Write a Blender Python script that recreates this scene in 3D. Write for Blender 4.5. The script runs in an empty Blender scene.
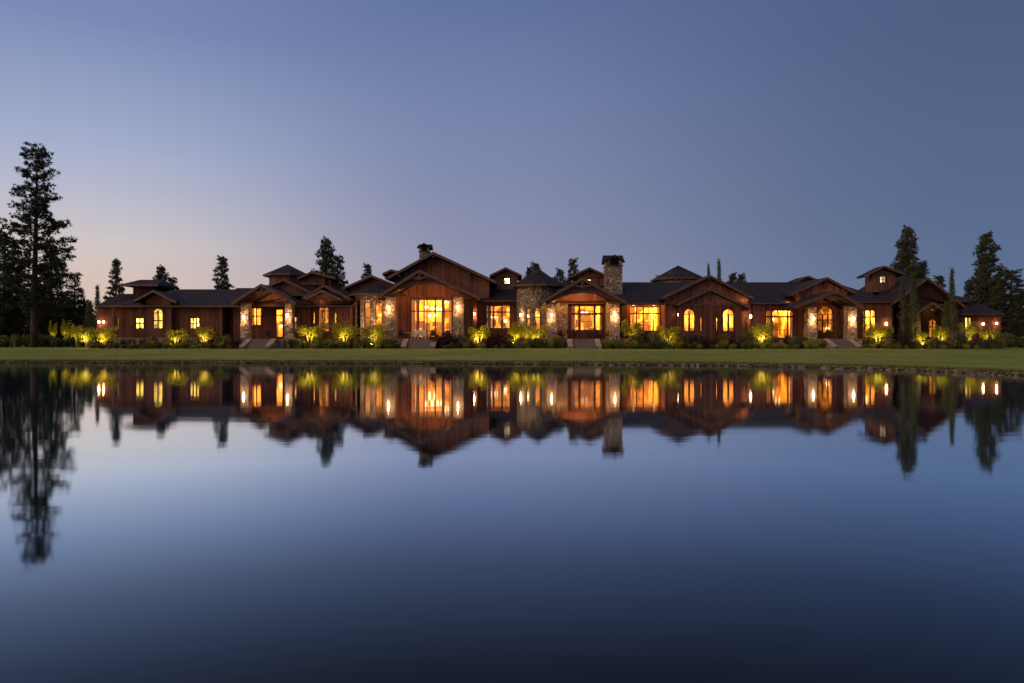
import bpy, math, random
import numpy as np
from mathutils import Vector, Matrix

random.seed(7)
RNG = np.random.default_rng(7)
SC = bpy.context.scene
COL = SC.collection
F = 727.0          # focal length in pixels of a 1024 px wide frame
HY = 343.8         # picture row of the horizon
CH = 1.46           # camera height above the water
G = 0.96           # ground level round the house
R = math.radians

# ------------------------------------------------------------------ camera
cam_d = bpy.data.cameras.new('camera')
cam = bpy.data.objects.new('camera', cam_d)
COL.objects.link(cam)
cam.location = (0, 0, CH)
cam.rotation_euler = (R(90), 0, 0)
cam_d.sensor_width = 36
cam_d.lens = F / 1024 * 36
cam_d.shift_y = (HY - 341.5) / 1024
cam_d.clip_start = 0.1
cam_d.clip_end = 9000
SC.camera = cam

# ------------------------------------------------------------------ dusk sky
def srgb(r, g, b):
    f = lambda c: ((c / 255 + .055) / 1.055) ** 2.4 if c / 255 > .04045 else c / 255 / 12.92
    return (f(r), f(g), f(b), 1)

world = bpy.data.worlds.new('World')
SC.world = world
world.use_nodes = True
wt = world.node_tree
wn, wl = wt.nodes, wt.links
wn.clear()

def wmath(op, a, b=None, c=None):
    n = wn.new('ShaderNodeMath'); n.operation = op
    for i, v in enumerate((a, b, c)):
        if v is None: continue
        if isinstance(v, (int, float)): n.inputs[i].default_value = v
        else: wl.new(v, n.inputs[i])
    return n.outputs[0]

tc = wn.new('ShaderNodeTexCoord')
sep = wn.new('ShaderNodeSeparateXYZ')
wl.new(tc.outputs['Generated'], sep.inputs[0])
elev = wmath('DIVIDE', wmath('ARCSINE', sep.outputs[2]), math.pi / 2)        # 0 horizon .. 1 zenith
hyp = wmath('MAXIMUM', wmath('SQRT', wmath('ADD', wmath('MULTIPLY', sep.outputs[0], sep.outputs[0]), wmath('MULTIPLY', sep.outputs[1], sep.outputs[1]))), 1e-4)
# the sun has set far to the left, a little behind the camera
SAZ = R(-105)
dsun = wmath('DIVIDE', wmath('ADD', wmath('MULTIPLY', sep.outputs[0], math.sin(SAZ)), wmath('MULTIPLY', sep.outputs[1], math.cos(SAZ))), hyp)

def ramp(stops):
    r = wn.new('ShaderNodeValToRGB')
    r.color_ramp.interpolation = 'EASE'
    r.color_ramp.interpolation = 'LINEAR'
    els = r.color_ramp.elements
    while len(els) < len(stops): els.new(.5)
    for e, (p, c) in zip(els, stops):
        e.position = p / 90
        e.color = c if len(c) == 4 else (*c, 1)
    wl.new(elev, r.inputs[0])
    return r.outputs[0]

east = ramp([(0, srgb(98, 116, 146)), (6.6, srgb(92, 110, 143)), (9, srgb(88, 107, 140)), (15, srgb(84, 101, 137)), (21, srgb(79, 94, 131)), (32, srgb(78, 92, 130)), (50, srgb(118, 130, 162)), (90, srgb(150, 156, 180))])
mid = ramp([(0, srgb(160, 154, 172)), (5, srgb(147, 149, 174)), (9, srgb(138, 143, 173)), (13.5, srgb(127, 137, 173)), (18.3, srgb(117, 131, 171)), (25, srgb(97, 116, 159)), (34, srgb(92, 108, 148)), (50, srgb(128, 138, 168)), (90, srgb(150, 156, 180))])
west = ramp([(0, srgb(226, 186, 164)), (4, srgb(216, 193, 182)), (6.8, srgb(208, 198, 196)), (10, srgb(186, 187, 204)), (13.5, srgb(164, 174, 204)), (21.4, srgb(120, 138, 181)), (34, srgb(104, 120, 158)), (50, srgb(136, 144, 172)), (90, srgb(150, 156, 180))])
glow = ramp([(0, (2.2, 1.15, .5)), (6, (2.0, 1.25, .68)), (14, (1.3, 1.0, .72)), (28, (.95, .82, .68)), (50, (.5, .5, .52)), (90, srgb(150, 156, 180))])

def wmix(a, b, lo, hi):
    m = wn.new('ShaderNodeMapRange'); m.interpolation_type = 'SMOOTHSTEP'
    wl.new(dsun, m.inputs[0]); m.inputs[1].default_value = lo; m.inputs[2].default_value = hi
    x = wn.new('ShaderNodeMix'); x.data_type = 'RGBA'
    wl.new(m.outputs[0], x.inputs[0]); wl.new(a, x.inputs[6]); wl.new(b, x.inputs[7])
    return x.outputs[2]
c1 = wmix(east, mid, -.78, -.16)
c2 = wmix(c1, west, -.22, .28)
c3 = wmix(c2, glow, .48, .92)
bg = wn.new('ShaderNodeBackground')
wl.new(c3, bg.inputs[0]); bg.inputs[1].default_value = 1.0
wo = wn.new('ShaderNodeOutputWorld')
wl.new(bg.outputs[0], wo.inputs[0])

# faint afterglow from the horizon on the left behind the camera
sl = bpy.data.lights.new('afterglow', 'SUN'); sl.energy = .42; sl.angle = R(35); sl.color = (1, .66, .42)
so = bpy.data.objects.new('afterglow', sl); COL.objects.link(so)
so.rotation_euler = Vector((.58, .70, -.38)).to_track_quat('-Z', 'Y').to_euler()

SC.view_settings.view_transform = 'Standard'
SC.view_settings.look = 'None'
SC.view_settings.exposure = 0
SC.view_settings.gamma = 1
SC.cycles.use_denoising = True
SC.cycles.max_bounces = 6
SC.cycles.diffuse_bounces = 3
SC.cycles.glossy_bounces = 3
SC.cycles.transmission_bounces = 4
SC.cycles.transparent_max_bounces = 12
SC.cycles.caustics_reflective = False
SC.cycles.caustics_refractive = False
SC.cycles.sample_clamp_indirect = 4
SC.cycles.sample_clamp_direct = 0
SC.cycles.use_light_tree = True

# ------------------------------------------------------------------ helpers: materials
class NT:
    def __init__(s, name):
        s.m = bpy.data.materials.new(name); s.m.use_nodes = True
        s.n = s.m.node_tree.nodes; s.l = s.m.node_tree.links
        s.n.clear()
        s.out = s.n.new('ShaderNodeOutputMaterial')
    def new(s, t, **kw):
        n = s.n.new(t)
        for k, v in kw.items(): setattr(n, k, v)
        return n
    def set(s, sock, v):
        if hasattr(v, 'is_linked') or isinstance(v, bpy.types.NodeSocket): s.l.new(v, sock)
        else: sock.default_value = v
    def math(s, op, a, b=0.0, clamp=False):
        n = s.new('ShaderNodeMath', operation=op); n.use_clamp = clamp
        s.set(n.inputs[0], a); s.set(n.inputs[1], b)
        return n.outputs[0]
    def mix(s, f, a, b, blend='MIX'):
        n = s.new('ShaderNodeMix', data_type='RGBA', blend_type=blend)
        s.set(n.inputs[0], f); s.set(n.inputs[6], a if not isinstance(a, tuple) else (*a[:3], 1)); s.set(n.inputs[7], b if not isinstance(b, tuple) else (*b[:3], 1))
        return n.outputs[2]
    def coord(s, scale=(1, 1, 1), kind='Object'):
        t = s.new('ShaderNodeTexCoord'); mp = s.new('ShaderNodeMapping')
        s.l.new(t.outputs[kind], mp.inputs[0]); mp.inputs['Scale'].default_value = scale
        return mp.outputs[0]
    def noise(s, vec, scale, detail=4, rough=.55):
        n = s.new('ShaderNodeTexNoise'); s.l.new(vec, n.inputs['Vector'])
        n.inputs['Scale'].default_value = scale; n.inputs['Detail'].default_value = detail; n.inputs['Roughness'].default_value = rough
        return n.outputs[0]
    def ramp(s, v, stops):
        r = s.new('ShaderNodeValToRGB'); els = r.color_ramp.elements
        while len(els) < len(stops): els.new(.5)
        for e, (p, c) in zip(els, stops): e.position = p; e.color = (*c[:3], 1)
        s.set(r.inputs[0], v)
        return r.outputs[0]
    def bump(s, h, strength=.4, dist=.05):
        b = s.new('ShaderNodeBump'); s.set(b.inputs['Height'], h)
        b.inputs['Strength'].default_value = strength; b.inputs['Distance'].default_value = dist
        return b.outputs[0]
    def principled(s, col, rough=.7, normal=None, **kw):
        p = s.new('ShaderNodeBsdfPrincipled')
        s.set(p.inputs['Base Color'], col if not isinstance(col, tuple) else (*col[:3], 1)); s.set(p.inputs['Roughness'], rough); p.inputs['Specular IOR Level'].default_value = .5 if rough < .66 else .12
        if normal is not None: s.l.new(normal, p.inputs['Normal'])
        for k, v in kw.items(): s.set(p.inputs[k], v)
        s.l.new(p.outputs[0], s.out.inputs[0])
        return p

def m_siding(name, a, b, step=.28):
    t = NT(name); v = t.coord()
    sx = t.new('ShaderNodeSeparateXYZ'); t.l.new(v, sx.inputs[0])
    u = t.math('DIVIDE', t.math('ADD', sx.outputs[0], sx.outputs[1]), step)
    fl = t.math('FLOOR', u); fr = t.math('FRACT', u)
    wnz = t.new('ShaderNodeTexWhiteNoise', noise_dimensions='1D'); t.l.new(fl, wnz.inputs['W'])
    bat = t.math('LESS_THAN', fr, .2)
    n1 = t.noise(t.coord((3, 3, .35)), 2.2, 5)
    n2 = t.noise(v, .35, 3)
    f = t.math('ADD', t.math('MULTIPLY', wnz.outputs[0], .45), t.math('MULTIPLY', n1, .75))
    f = t.math('ADD', f, t.math('MULTIPLY', t.math('SUBTRACT', n2, .5), .8), clamp=True)
    c = t.ramp(f, [(.2, a), (.9, b)])
    c = t.mix(t.math('MULTIPLY', bat, .35), c, tuple(x * 1.5 for x in b))
    t.principled(c, .72, t.bump(t.math('ADD', bat, t.math('MULTIPLY', n1, .2)), .9, .03))
    return t.m

def m_wood(name, a, b, rough=.65):
    t = NT(name); n1 = t.noise(t.coord((1, 1, 1)), 3.5, 6)
    t.principled(t.ramp(n1, [(.3, a), (.72, b)]), rough, t.bump(n1, .3, .02))
    return t.m

def m_stone(name, tint=1.0, sc=3.1):
    t = NT(name)
    v0 = t.coord((1, 1, 1.35))
    nn = t.new('ShaderNodeTexNoise'); t.l.new(v0, nn.inputs['Vector']); nn.inputs['Scale'].default_value = 2.5
    add = t.new('ShaderNodeVectorMath', operation='MULTIPLY_ADD')
    t.l.new(nn.outputs['Color'], add.inputs[0]); add.inputs[1].default_value = (.22, .22, .22); t.l.new(v0, add.inputs[2])
    vo = t.new('ShaderNodeTexVoronoi'); t.l.new(add.outputs[0], vo.inputs['Vector']); vo.inputs['Scale'].default_value = sc
    ve = t.new('ShaderNodeTexVoronoi', feature='DISTANCE_TO_EDGE'); t.l.new(add.outputs[0], ve.inputs['Vector']); ve.inputs['Scale'].default_value = sc
    sp = t.new('ShaderNodeSeparateColor'); t.l.new(vo.outputs['Color'], sp.inputs[0])
    k = tint
    c = t.ramp(sp.outputs[0], [(0, (.10 * k, .065 * k, .045 * k)), (.3, (.36 * k, .25 * k, .18 * k)), (.55, (.22 * k, .17 * k, .15 * k)), (.8, (.52 * k, .38 * k, .28 * k)), (1, (.20 * k, .11 * k, .07 * k))])
    fine = t.noise(v0, 14, 4)
    c = t.mix(.5, c, t.ramp(fine, [(.3, (.25, .25, .25)), (.7, (.9, .9, .9))]), 'MULTIPLY')
    edge = t.math('MULTIPLY', ve.outputs[0], 9, clamp=True)
    c = t.mix(edge, (.06 * k, .05 * k, .04 * k), c)
    t.principled(c, .85, t.bump(t.math('ADD', edge, t.math('MULTIPLY', fine, .3)), .9, .06))
    return t.m

def m_roof(name):
    t = NT(name); v = t.coord()
    br = t.new('ShaderNodeTexBrick'); br.offset = .5
    sx = t.new('ShaderNodeSeparateXYZ'); t.l.new(v, sx.inputs[0])
    cb = t.new('ShaderNodeCombineXYZ'); t.l.new(t.math('ADD', sx.outputs[0], t.math('MULTIPLY', sx.outputs[1], .37)), cb.inputs[0]); t.l.new(sx.outputs[2], cb.inputs[1])
    t.l.new(cb.outputs[0], br.inputs['Vector'])
    br.inputs['Scale'].default_value = 1; br.inputs['Brick Width'].default_value = .32; br.inputs['Row Height'].default_value = .11
    br.inputs['Mortar Size'].default_value = .012
    br.inputs['Color1'].default_value = (.032, .022, .025, 1); br.inputs['Color2'].default_value = (.074, .052, .056, 1); br.inputs['Mortar'].default_value = (.02, .016, .015, 1)
    n = t.noise(v, .5, 4); n2 = t.noise(t.coord((2, 2, 1)), 5, 4)
    c = t.mix(.6, br.outputs[0], t.ramp(n, [(.3, (.45, .45, .47)), (.7, (1, .96, .92))]), 'MULTIPLY')
    c = t.mix(.5, c, t.ramp(n2, [(.3, (.4, .4, .4)), (.75, (1, 1, 1))]), 'MULTIPLY')
    t.principled(c, .8, t.bump(br.outputs['Fac'], -.5, .03))
    return t.m

def m_leaf(name, stops, scale=.9, trans=.35, rough=.6):
    t = NT(name)
    g = t.new('ShaderNodeNewGeometry'); oi = t.new('ShaderNodeObjectInfo')
    n = t.noise(t.coord(), scale, 3)
    f = t.math('ADD', t.math('MULTIPLY', g.outputs['Random Per Island'], .6), t.math('MULTIPLY', n, .5), clamp=True)
    f = t.math('ADD', f, t.math('MULTIPLY', t.math('SUBTRACT', oi.outputs['Random'], .5), .35), clamp=True)
    c = t.ramp(f, stops)
    d = t.new('ShaderNodeBsdfPrincipled'); t.l.new(c, d.inputs['Base Color']); d.inputs['Roughness'].default_value = rough
    d.inputs['Specular IOR Level'].default_value = .25
    tr = t.new('ShaderNodeBsdfTranslucent'); t.l.new(c, tr.inputs[0])
    mx = t.new('ShaderNodeMixShader'); mx.inputs[0].default_value = trans
    t.l.new(d.outputs[0], mx.inputs[1]); t.l.new(tr.outputs[0], mx.inputs[2]); t.l.new(mx.outputs[0], t.out.inputs[0])
    return t.m

def m_plain(name, c, rough=.6, var=.25, sc=4, **kw):
    t = NT(name); n = t.noise(t.coord(), sc, 4)
    lo = tuple(x * (1 - var) for x in c); hi = tuple(min(1, x * (1 + var)) for x in c)
    t.principled(t.ramp(n, [(.3, lo), (.7, hi)]), rough, t.bump(n, .2, .01), **kw)
    return t.m

def m_emit(name, c, s):
    t = NT(name); e = t.new('ShaderNodeEmission'); e.inputs[0].default_value = (*c, 1); e.inputs[1].default_value = s
    t.l.new(e.outputs[0], t.out.inputs[0])
    return t.m

def m_glass():
    t = NT('window_glass')
    a = t.new('ShaderNodeBsdfTransparent'); a.inputs[0].default_value = (.93, .94, .92, 1)
    g = t.new('ShaderNodeBsdfGlossy'); g.inputs['Roughness'].default_value = .03
    fr = t.new('ShaderNodeFresnel'); fr.inputs[0].default_value = 1.5
    mx = t.new('ShaderNodeMixShader'); t.l.new(fr.outputs[0], mx.inputs[0]); t.l.new(a.outputs[0], mx.inputs[1]); t.l.new(g.outputs[0], mx.inputs[2])
    t.l.new(mx.outputs[0], t.out.inputs[0])
    return t.m

def m_room(name, a, b):
    # painted / panelled interior with pictures, doorways and built-ins as broad colour changes
    t = NT(name); v = t.coord((1, 1, .6))
    n = t.noise(v, 1.1, 3); n2 = t.noise(t.coord((1.6, 1.6, .6)), 1.3, 4)
    vo = t.new('ShaderNodeTexVoronoi', distance='CHEBYCHEV'); t.l.new(t.coord((1, 1, .8)), vo.inputs['Vector']); vo.inputs['Scale'].default_value = 1.1
    sp = t.new('ShaderNodeSeparateColor'); t.l.new(vo.outputs['Color'], sp.inputs[0])
    c = t.ramp(n2, [(.3, a), (.65, b)])
    k = t.math('GREATER_THAN', sp.outputs[0], .72)
    c = t.mix(t.math('MULTIPLY', k, .85), c, (a[0] * .35, a[1] * .3, a[2] * .3))
    t.principled(c, .8)
    return t.m

M = {}
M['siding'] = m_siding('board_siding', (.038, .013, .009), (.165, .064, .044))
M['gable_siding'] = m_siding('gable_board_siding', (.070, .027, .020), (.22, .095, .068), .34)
M['timber'] = m_wood('stained_timber', (.05, .020, .013), (.13, .055, .034))
M['fascia'] = m_wood('fascia_timber', (.055, .023, .015), (.145, .066, .043))
M['frame'] = m_wood('window_frame_timber', (.030, .014, .008), (.07, .032, .018), .68)
M['stone'] = m_stone('river_stone', 1.4, 3.6)
M['stone_tower'] = m_stone('tower_stone', 1.35, 3.2)
M['roof'] = m_roof('roof_shingle')
M['cap'] = m_plain('cut_stone', (.27, .20, .155), .8)
M['paver'] = m_plain('patio_paver', (.20, .15, .125), .8)
M['glass'] = m_glass()
M['room'] = m_room('warm_interior', (.26, .12, .03), (.80, .50, .18))
M['room_pale'] = m_room('pale_interior', (.70, .62, .40), (.86, .80, .58))
M['dark_room'] = m_plain('dim_interior', (.10, .07, .05), .8)
M['floor'] = m_plain('oak_floor', (.22, .12, .06), .5)
M['flue_shade'] = m_plain('flue_shade', (.006, .005, .004), .95)  # near-black colour standing for the shade inside the flue
M['metal'] = m_plain('dark_metal', (.03, .025, .02), .45)
M['lamp'] = m_emit('lantern_glow', (1, .66, .30), 30)
M['lamp_white'] = m_emit('pendant_glow', (1, .66, .30), 6)
M['down'] = m_emit('downlight_glow', (1, .66, .32), 7)
M['screen'] = m_emit('lit_dormer_glow', (1, .86, .6), .75)
M['fabric'] = m_plain('cream_fabric', (.62, .52, .38), .9)
M['darkfabric'] = m_plain('brown_wicker', (.06, .035, .022), .8)
M['curtain'] = m_leaf('linen_curtain', [(0, (.55, .40, .22)), (1, (.70, .55, .34))], 1, .6)
M['shaded_siding'] = m_siding('shaded_board_siding', (.018, .009, .007), (.06, .026, .019))  # darker copy of the board siding, deep overhang shade put into its colour
M['pot'] = m_plain('glazed_pot', (.10, .05, .035), .4)
M['bark'] = m_wood('pine_bark', (.035, .024, .018), (.10, .066, .05), .9)
M['pale_bark'] = m_wood('pale_bark', (.16, .13, .09), (.34, .28, .20), .85)
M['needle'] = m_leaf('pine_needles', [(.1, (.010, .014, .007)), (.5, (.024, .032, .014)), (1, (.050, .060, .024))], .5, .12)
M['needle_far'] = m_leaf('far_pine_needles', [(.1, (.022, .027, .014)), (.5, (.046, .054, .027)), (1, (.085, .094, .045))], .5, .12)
M['leaf'] = m_leaf('maple_leaves', [(.1, (.12, .12, .010)), (.5, (.27, .25, .016)), (1, (.42, .37, .03))], 1.5, .45)
M['poplar'] = m_leaf('poplar_leaves', [(.1, (.035, .042, .018)), (.5, (.085, .095, .038)), (1, (.16, .165, .065))], 1.5, .35)
M['shrub'] = m_leaf('shrub_leaves', [(.1, (.04, .05, .014)), (.5, (.12, .13, .03)), (1, (.25, .25, .06))], 2, .3)
M['yellow_shrub'] = m_leaf('golden_shrub_leaves', [(.1, (.11, .11, .016)), (.5, (.24, .22, .03)), (1, (.38, .34, .06))], 2, .35)
M['red_shrub'] = m_leaf('purple_shrub_leaves', [(.1, (.022, .010, .010)), (.5, (.055, .024, .022)), (1, (.11, .05, .045))], 2, .3)
M['plume'] = m_leaf('grass_plumes', [(.1, (.06, .055, .03)), (.5, (.13, .11, .06)), (1, (.24, .19, .12))], 2, .3)

# ------------------------------------------------------------------ helpers: geometry
class MB:
    def __init__(s): s.v = []; s.f = []
    def poly(s, pts, faces):
        o = len(s.v); s.v += [tuple(p) for p in pts]; s.f += [tuple(o + i for i in f) for f in faces]
    def box(s, x0, x1, y0, y1, z0, z1):
        s.poly([(x0, y0, z0), (x1, y0, z0), (x1, y1, z0), (x0, y1, z0), (x0, y0, z1), (x1, y0, z1), (x1, y1, z1), (x0, y1, z1)],
               [(3, 2, 1, 0), (4, 5, 6, 7), (0, 1, 5, 4), (1, 2, 6, 5), (2, 3, 7, 6), (3, 0, 4, 7)])
    def prism_y(s, xz, y0, y1):       # polygon in the xz plane (counter-clockwise seen from the camera side) run along y
        n = len(xz)
        s.poly([(x, y0, z) for x, z in xz] + [(x, y1, z) for x, z in xz],
               [tuple(range(n)), tuple(range(2 * n - 1, n - 1, -1))] + [(i, n + i, n + (i + 1) % n, (i + 1) % n) for i in range(n)])
    def prism_z(s, xy, z0, z1):
        n = len(xy)
        s.poly([(x, y, z0) for x, y in xy] + [(x, y, z1) for x, y in xy],
               [tuple(range(n - 1, -1, -1)), tuple(range(n, 2 * n))] + [(i, (i + 1) % n, n + (i + 1) % n, n + i) for i in range(n)])
    def slab(s, quad, th):            # quad roof surface, extruded straight down
        n = len(quad)
        s.poly(list(quad) + [(x, y, z - th) for x, y, z in quad],
               [tuple(range(n)), tuple(range(2 * n - 1, n - 1, -1))] + [(i, n + i, n + (i + 1) % n, (i + 1) % n) for i in range(n)])
    def tube(s, pts, rads, n=7):
        o = len(s.v); P = [Vector(p) for p in pts]
        for i, p in enumerate(P):
            d = (P[min(i + 1, len(P) - 1)] - P[max(i - 1, 0)]).normalized()
            a = d.cross(Vector((.31, .87, .21))).normalized(); b = d.cross(a)
            for k in range(n):
                q = p + (a * math.cos(2 * math.pi * k / n) + b * math.sin(2 * math.pi * k / n)) * rads[i]
                s.v.append(tuple(q))
        for i in range(len(P) - 1):
            for k in range(n):
                s.f.append((o + i * n + k, o + i * n + (k + 1) % n, o + (i + 1) * n + (k + 1) % n, o + (i + 1) * n + k))
        s.f.append(tuple(o + k for k in range(n - 1, -1, -1))); s.f.append(tuple(o + (len(P) - 1) * n + k for k in range(n)))
    def xf(s, mat):
        s.v = [tuple(mat @ Vector(p)) for p in s.v]; return s
    def build(s, name, mat, parent=None, smooth=False):
        me = bpy.data.meshes.new(name); me.from_pydata(s.v, [], s.f); me.validate(); me.update()
        if smooth: me.polygons.foreach_set('use_smooth', [True] * len(me.polygons))
        return link(name, me, mat, parent)

def world_loc(o):
    p = Vector((0, 0, 0))
    while o is not None:
        p += o.location; o = o.parent
    return p

def link(name, me, mat, parent=None, local=False):
    me.materials.append(mat)
    o = bpy.data.objects.new(name, me); COL.objects.link(o)
    if parent is not None:
        o.parent = parent
        if not local: o.location = -world_loc(parent)
    return o

def np_mesh(name, verts, nper, mat, parent=None, local=False):
    """verts (k*nper,3): k separate faces of nper corners each"""
    k = len(verts) // nper
    me = bpy.data.meshes.new(name)
    me.vertices.add(len(verts)); me.vertices.foreach_set('co', np.asarray(verts, dtype=np.float32).ravel())
    me.loops.add(len(verts)); me.loops.foreach_set('vertex_index', np.arange(len(verts), dtype=np.int32))
    me.polygons.add(k); me.polygons.foreach_set('loop_start', np.arange(0, len(verts), nper, dtype=np.int32))
    me.polygons.foreach_set('loop_total', np.full(k, nper, dtype=np.int32))
    me.update(calc_edges=True)
    return link(name, me, mat, parent, local)

def empty(name, loc, label=None, cat=None, group=None):
    o = bpy.data.objects.new(name, None); COL.objects.link(o); o.location = loc; o.empty_display_size = .2
    return tag(o, label, cat, group)
def tag(o, label=None, cat=None, group=None, kind=None):
    if label: o['label'] = label
    if cat: o['category'] = cat
    if group: o['group'] = group
    if kind: o['kind'] = kind
    return o
def copy_tree(o, parent=None):
    c = o.copy(); COL.objects.link(c)
    if parent is not None: c.parent = parent
    for ch in list(o.children): copy_tree(ch, c)
    return c
def X(px, Y): return (px - 512) * Y / F
def Z(py, Y): return CH + (HY - py) * Y / F
def point(loc, power, rad=.12, col=(1, .60, .26), name='lamp_light', spot=None, aim=None, blend=.6, parent=None):
    l = bpy.data.lights.new(name, 'SPOT' if spot else 'POINT'); l.energy = power; l.shadow_soft_size = rad; l.color = col
    o = bpy.data.objects.new(name, l); COL.objects.link(o); o.location = loc
    o.visible_glossy = False      # the lit lens or leaves are what the pond mirrors, never the bare light point
    if spot:
        l.spot_size = R(spot); l.spot_blend = blend
        o.rotation_euler = (Vector(aim) - Vector(loc)).to_track_quat('-Z', 'Y').to_euler()
    return o

# ------------------------------------------------------------------ terrain and water
SH = [(-560, 362.6), (0, 363.3), (260, 363.6), (500, 364.2), (640, 365.2), (760, 366.6), (850, 368.6), (940, 371.8), (1024, 376.6), (1120, 384), (1300, 402)]
ctl = [(-500, 80), (-160, 66)] + [((px - 512) * CH / (py - HY), CH * F / (py - HY)) for px, py in SH if px <= 1024] + [(25.3, 30), (26.2, 21), (28.5, 9), (35, -12), (60, -50)]
ctl = np.array(ctl)
_seg = np.concatenate([[0], np.cumsum(np.hypot(*np.diff(ctl, axis=0).T))])
SL = np.concatenate([np.linspace(0, _seg[2], 40)[:-1], np.arange(_seg[2], _seg[-3], .55), np.linspace(_seg[-3], _seg[-1], 20)])
SX, SY = np.interp(SL, _seg, ctl[:, 0]), np.interp(SL, _seg, ctl[:, 1])
for _ in range(3):                                  # soften the corners
    k = np.ones(9) / 9
    SX[4:-4] = np.convolve(SX, k, 'valid'); SY[4:-4] = np.convolve(SY, k, 'valid')
tx_, ty_ = np.gradient(SX), np.gradient(SY); tl = np.hypot(tx_, ty_); NX, NY = -ty_ / tl, tx_ / tl      # towards the land
for _ in range(12):
    k = np.ones(15) / 15; NX[7:-7] = np.convolve(NX, k, 'valid'); NY[7:-7] = np.convolve(NY, k, 'valid')
_wob = .20 * np.sin(SL * .9) * np.sin(SL * .37 + 1) + .11 * np.sin(SL * 2.7) + .06 * np.sin(SL * 6.1)
SX, SY = SX + NX * _wob, SY + NY * _wob
_i0 = int(np.argmin(abs(SX + 50) + (SY < 0) * 99))
def bank_z(t): return float(np.interp(t, [-.4, 0, .12, .35, .8, 1.5, 3], [-.2, .01, .08, .13, .17, .19, .22]))
def on_shore(i, t):
    return SX[i] + NX[i] * t, SY[i] + NY[i] * t

def build_lawn():
    # one sheet: strips running away from the shoreline, then far out to the horizon
    tt = [-2.2, -.35, 0, .12, .35, .8, 1.5, 3, 5, 8, 12, 16, 20, 26, 40, 90, 300, 1200, 6000]
    zz = [-1.3, -.18, .01, .08, .13, .17, .19, .46, .62, .80, .95, 1.05, 1.14, G - .02, G, G, G, G, G]
    V = []
    for i in range(len(SL)):
        for t, z in zip(tt, zz):
            x, y = on_shore(i, t); zv = z + (random.uniform(-.04, .04) if .05 < t < .9 else 0)
            if 1.4 < t: zv = .19 + (G - .19) * min(1, max((y - SY[i]) / max(8, 77.3 - SY[i]), t / 70)) ** 1.1
            V.append((x, y, zv))
    n = len(tt); Fc = []
    for i in range(len(SL) - 1):
        for k in range(n - 1):
            a = i * n + k; Fc.append((a, a + n, a + n + 1, a + 1))
    me = bpy.data.meshes.new('lawn'); me.from_pydata(V, [], Fc); me.update()
    me.polygons.foreach_set('use_smooth', [True] * len(me.polygons))
    t = NT('lawn_grass')
    v = t.coord()
    n1 = t.noise(v, .12, 4); n2 = t.noise(t.coord((1, .35, 1)), 1.6, 6, .7); n3 = t.noise(v, 9, 3)
    sx = t.new('ShaderNodeSeparateXYZ'); t.l.new(v, sx.inputs[0])
    c = t.ramp(n2, [(.25, (.160, .185, .050)), (.55, (.285, .275, .083)), (.85, (.44, .38, .14))])
    mow = t.math('MULTIPLY', t.math('ADD', t.math('SINE', t.math('MULTIPLY', t.math('ADD', sx.outputs[1], t.math('MULTIPLY', sx.outputs[0], .06)), 3.3)), 1), .5)
    c = t.mix(t.math('MULTIPLY', mow, .16), c, (.36, .34, .14))
    c = t.mix(.75, c, t.ramp(n1, [(.35, (.60, .74, .52)), (.65, (1, .95, .85))]), 'MULTIPLY')
    c = t.mix(.5, c, t.ramp(n3, [(.25, (.5, .5, .5)), (.7, (1, 1, 1))]), 'MULTIPLY')
    soil = t.ramp(t.noise(v, 5, 5), [(.3, (.018, .012, .007)), (.55, (.06, .043, .025)), (.8, (.15, .11, .075))])
    hgt = t.math('ADD', sx.outputs[2], t.math('MULTIPLY', t.math('SUBTRACT', t.noise(v, 1.7, 4), .5), .26))
    f = t.math('GREATER_THAN', hgt, .095)
    pr = t.principled(t.mix(f, soil, c), .95, t.bump(n3, .5, .06)); pr.inputs['Specular IOR Level'].default_value = 0
    o = link('lawn', me, t.m); tag(o, kind='structure')
build_lawn()

def build_water():
    mb = MB(); mb.poly([(-1500, -400, 0), (1500, -400, 0), (1500, 110, 0), (-1500, 110, 0)], [(0, 1, 2, 3)])
    t = NT('pond_water')
    n1 = t.noise(t.coord((.12, 1.0, 1)), 1.1, 3, .5)
    n2 = t.noise(t.coord((.05, .22, 1)), .6, 2, .5)
    h = t.math('ADD', t.math('MULTIPLY', n1, .5), t.math('MULTIPLY', n2, 1.6))
    b = t.bump(h, 1.0, .0034)
    fr = t.new('ShaderNodeFresnel'); fr.inputs[0].default_value = 1.33
    rf = t.ramp(fr.outputs[0], [(.02, (.008,) * 3), (.092, (.066, .066, .066)), (.18, (.225, .27, .31)), (.27, (.46, .56, .66)), (.39, (.78, .90, .99)), (.60, (.93, .97, 1.0)), (1, (1, 1, 1))])
    g = t.new('ShaderNodeBsdfGlossy'); g.distribution = 'BECKMANN'; g.inputs['Roughness'].default_value = .053; t.l.new(rf, g.inputs['Color']); t.l.new(b, g.inputs['Normal'])
    d = t.new('ShaderNodeBsdfDiffuse'); d.inputs[0].default_value = (.003, .005, .008, 1)
    ad = t.new('ShaderNodeAddShader'); t.l.new(g.outputs[0], ad.inputs[0]); t.l.new(d.outputs[0], ad.inputs[1]); t.l.new(ad.outputs[0], t.out.inputs[0])
    o = mb.build('pond_water', t.m); tag(o, kind='structure')
build_water()

# ------------------------------------------------------------------ the mansion
HOUSE = empty('mansion', (0, 84, G), 'sprawling single storey timber and stone mansion with lit windows along the far shore', 'mansion')

def arch_pts(u0, u1, zs, n=10):
    r = (u1 - u0) / 2; c = (u0 + u1) / 2
    return [(c + r * math.cos(math.pi * (1 - i / n)), zs + r * math.sin(math.pi * (1 - i / n))) for i in range(n + 1)]

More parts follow.
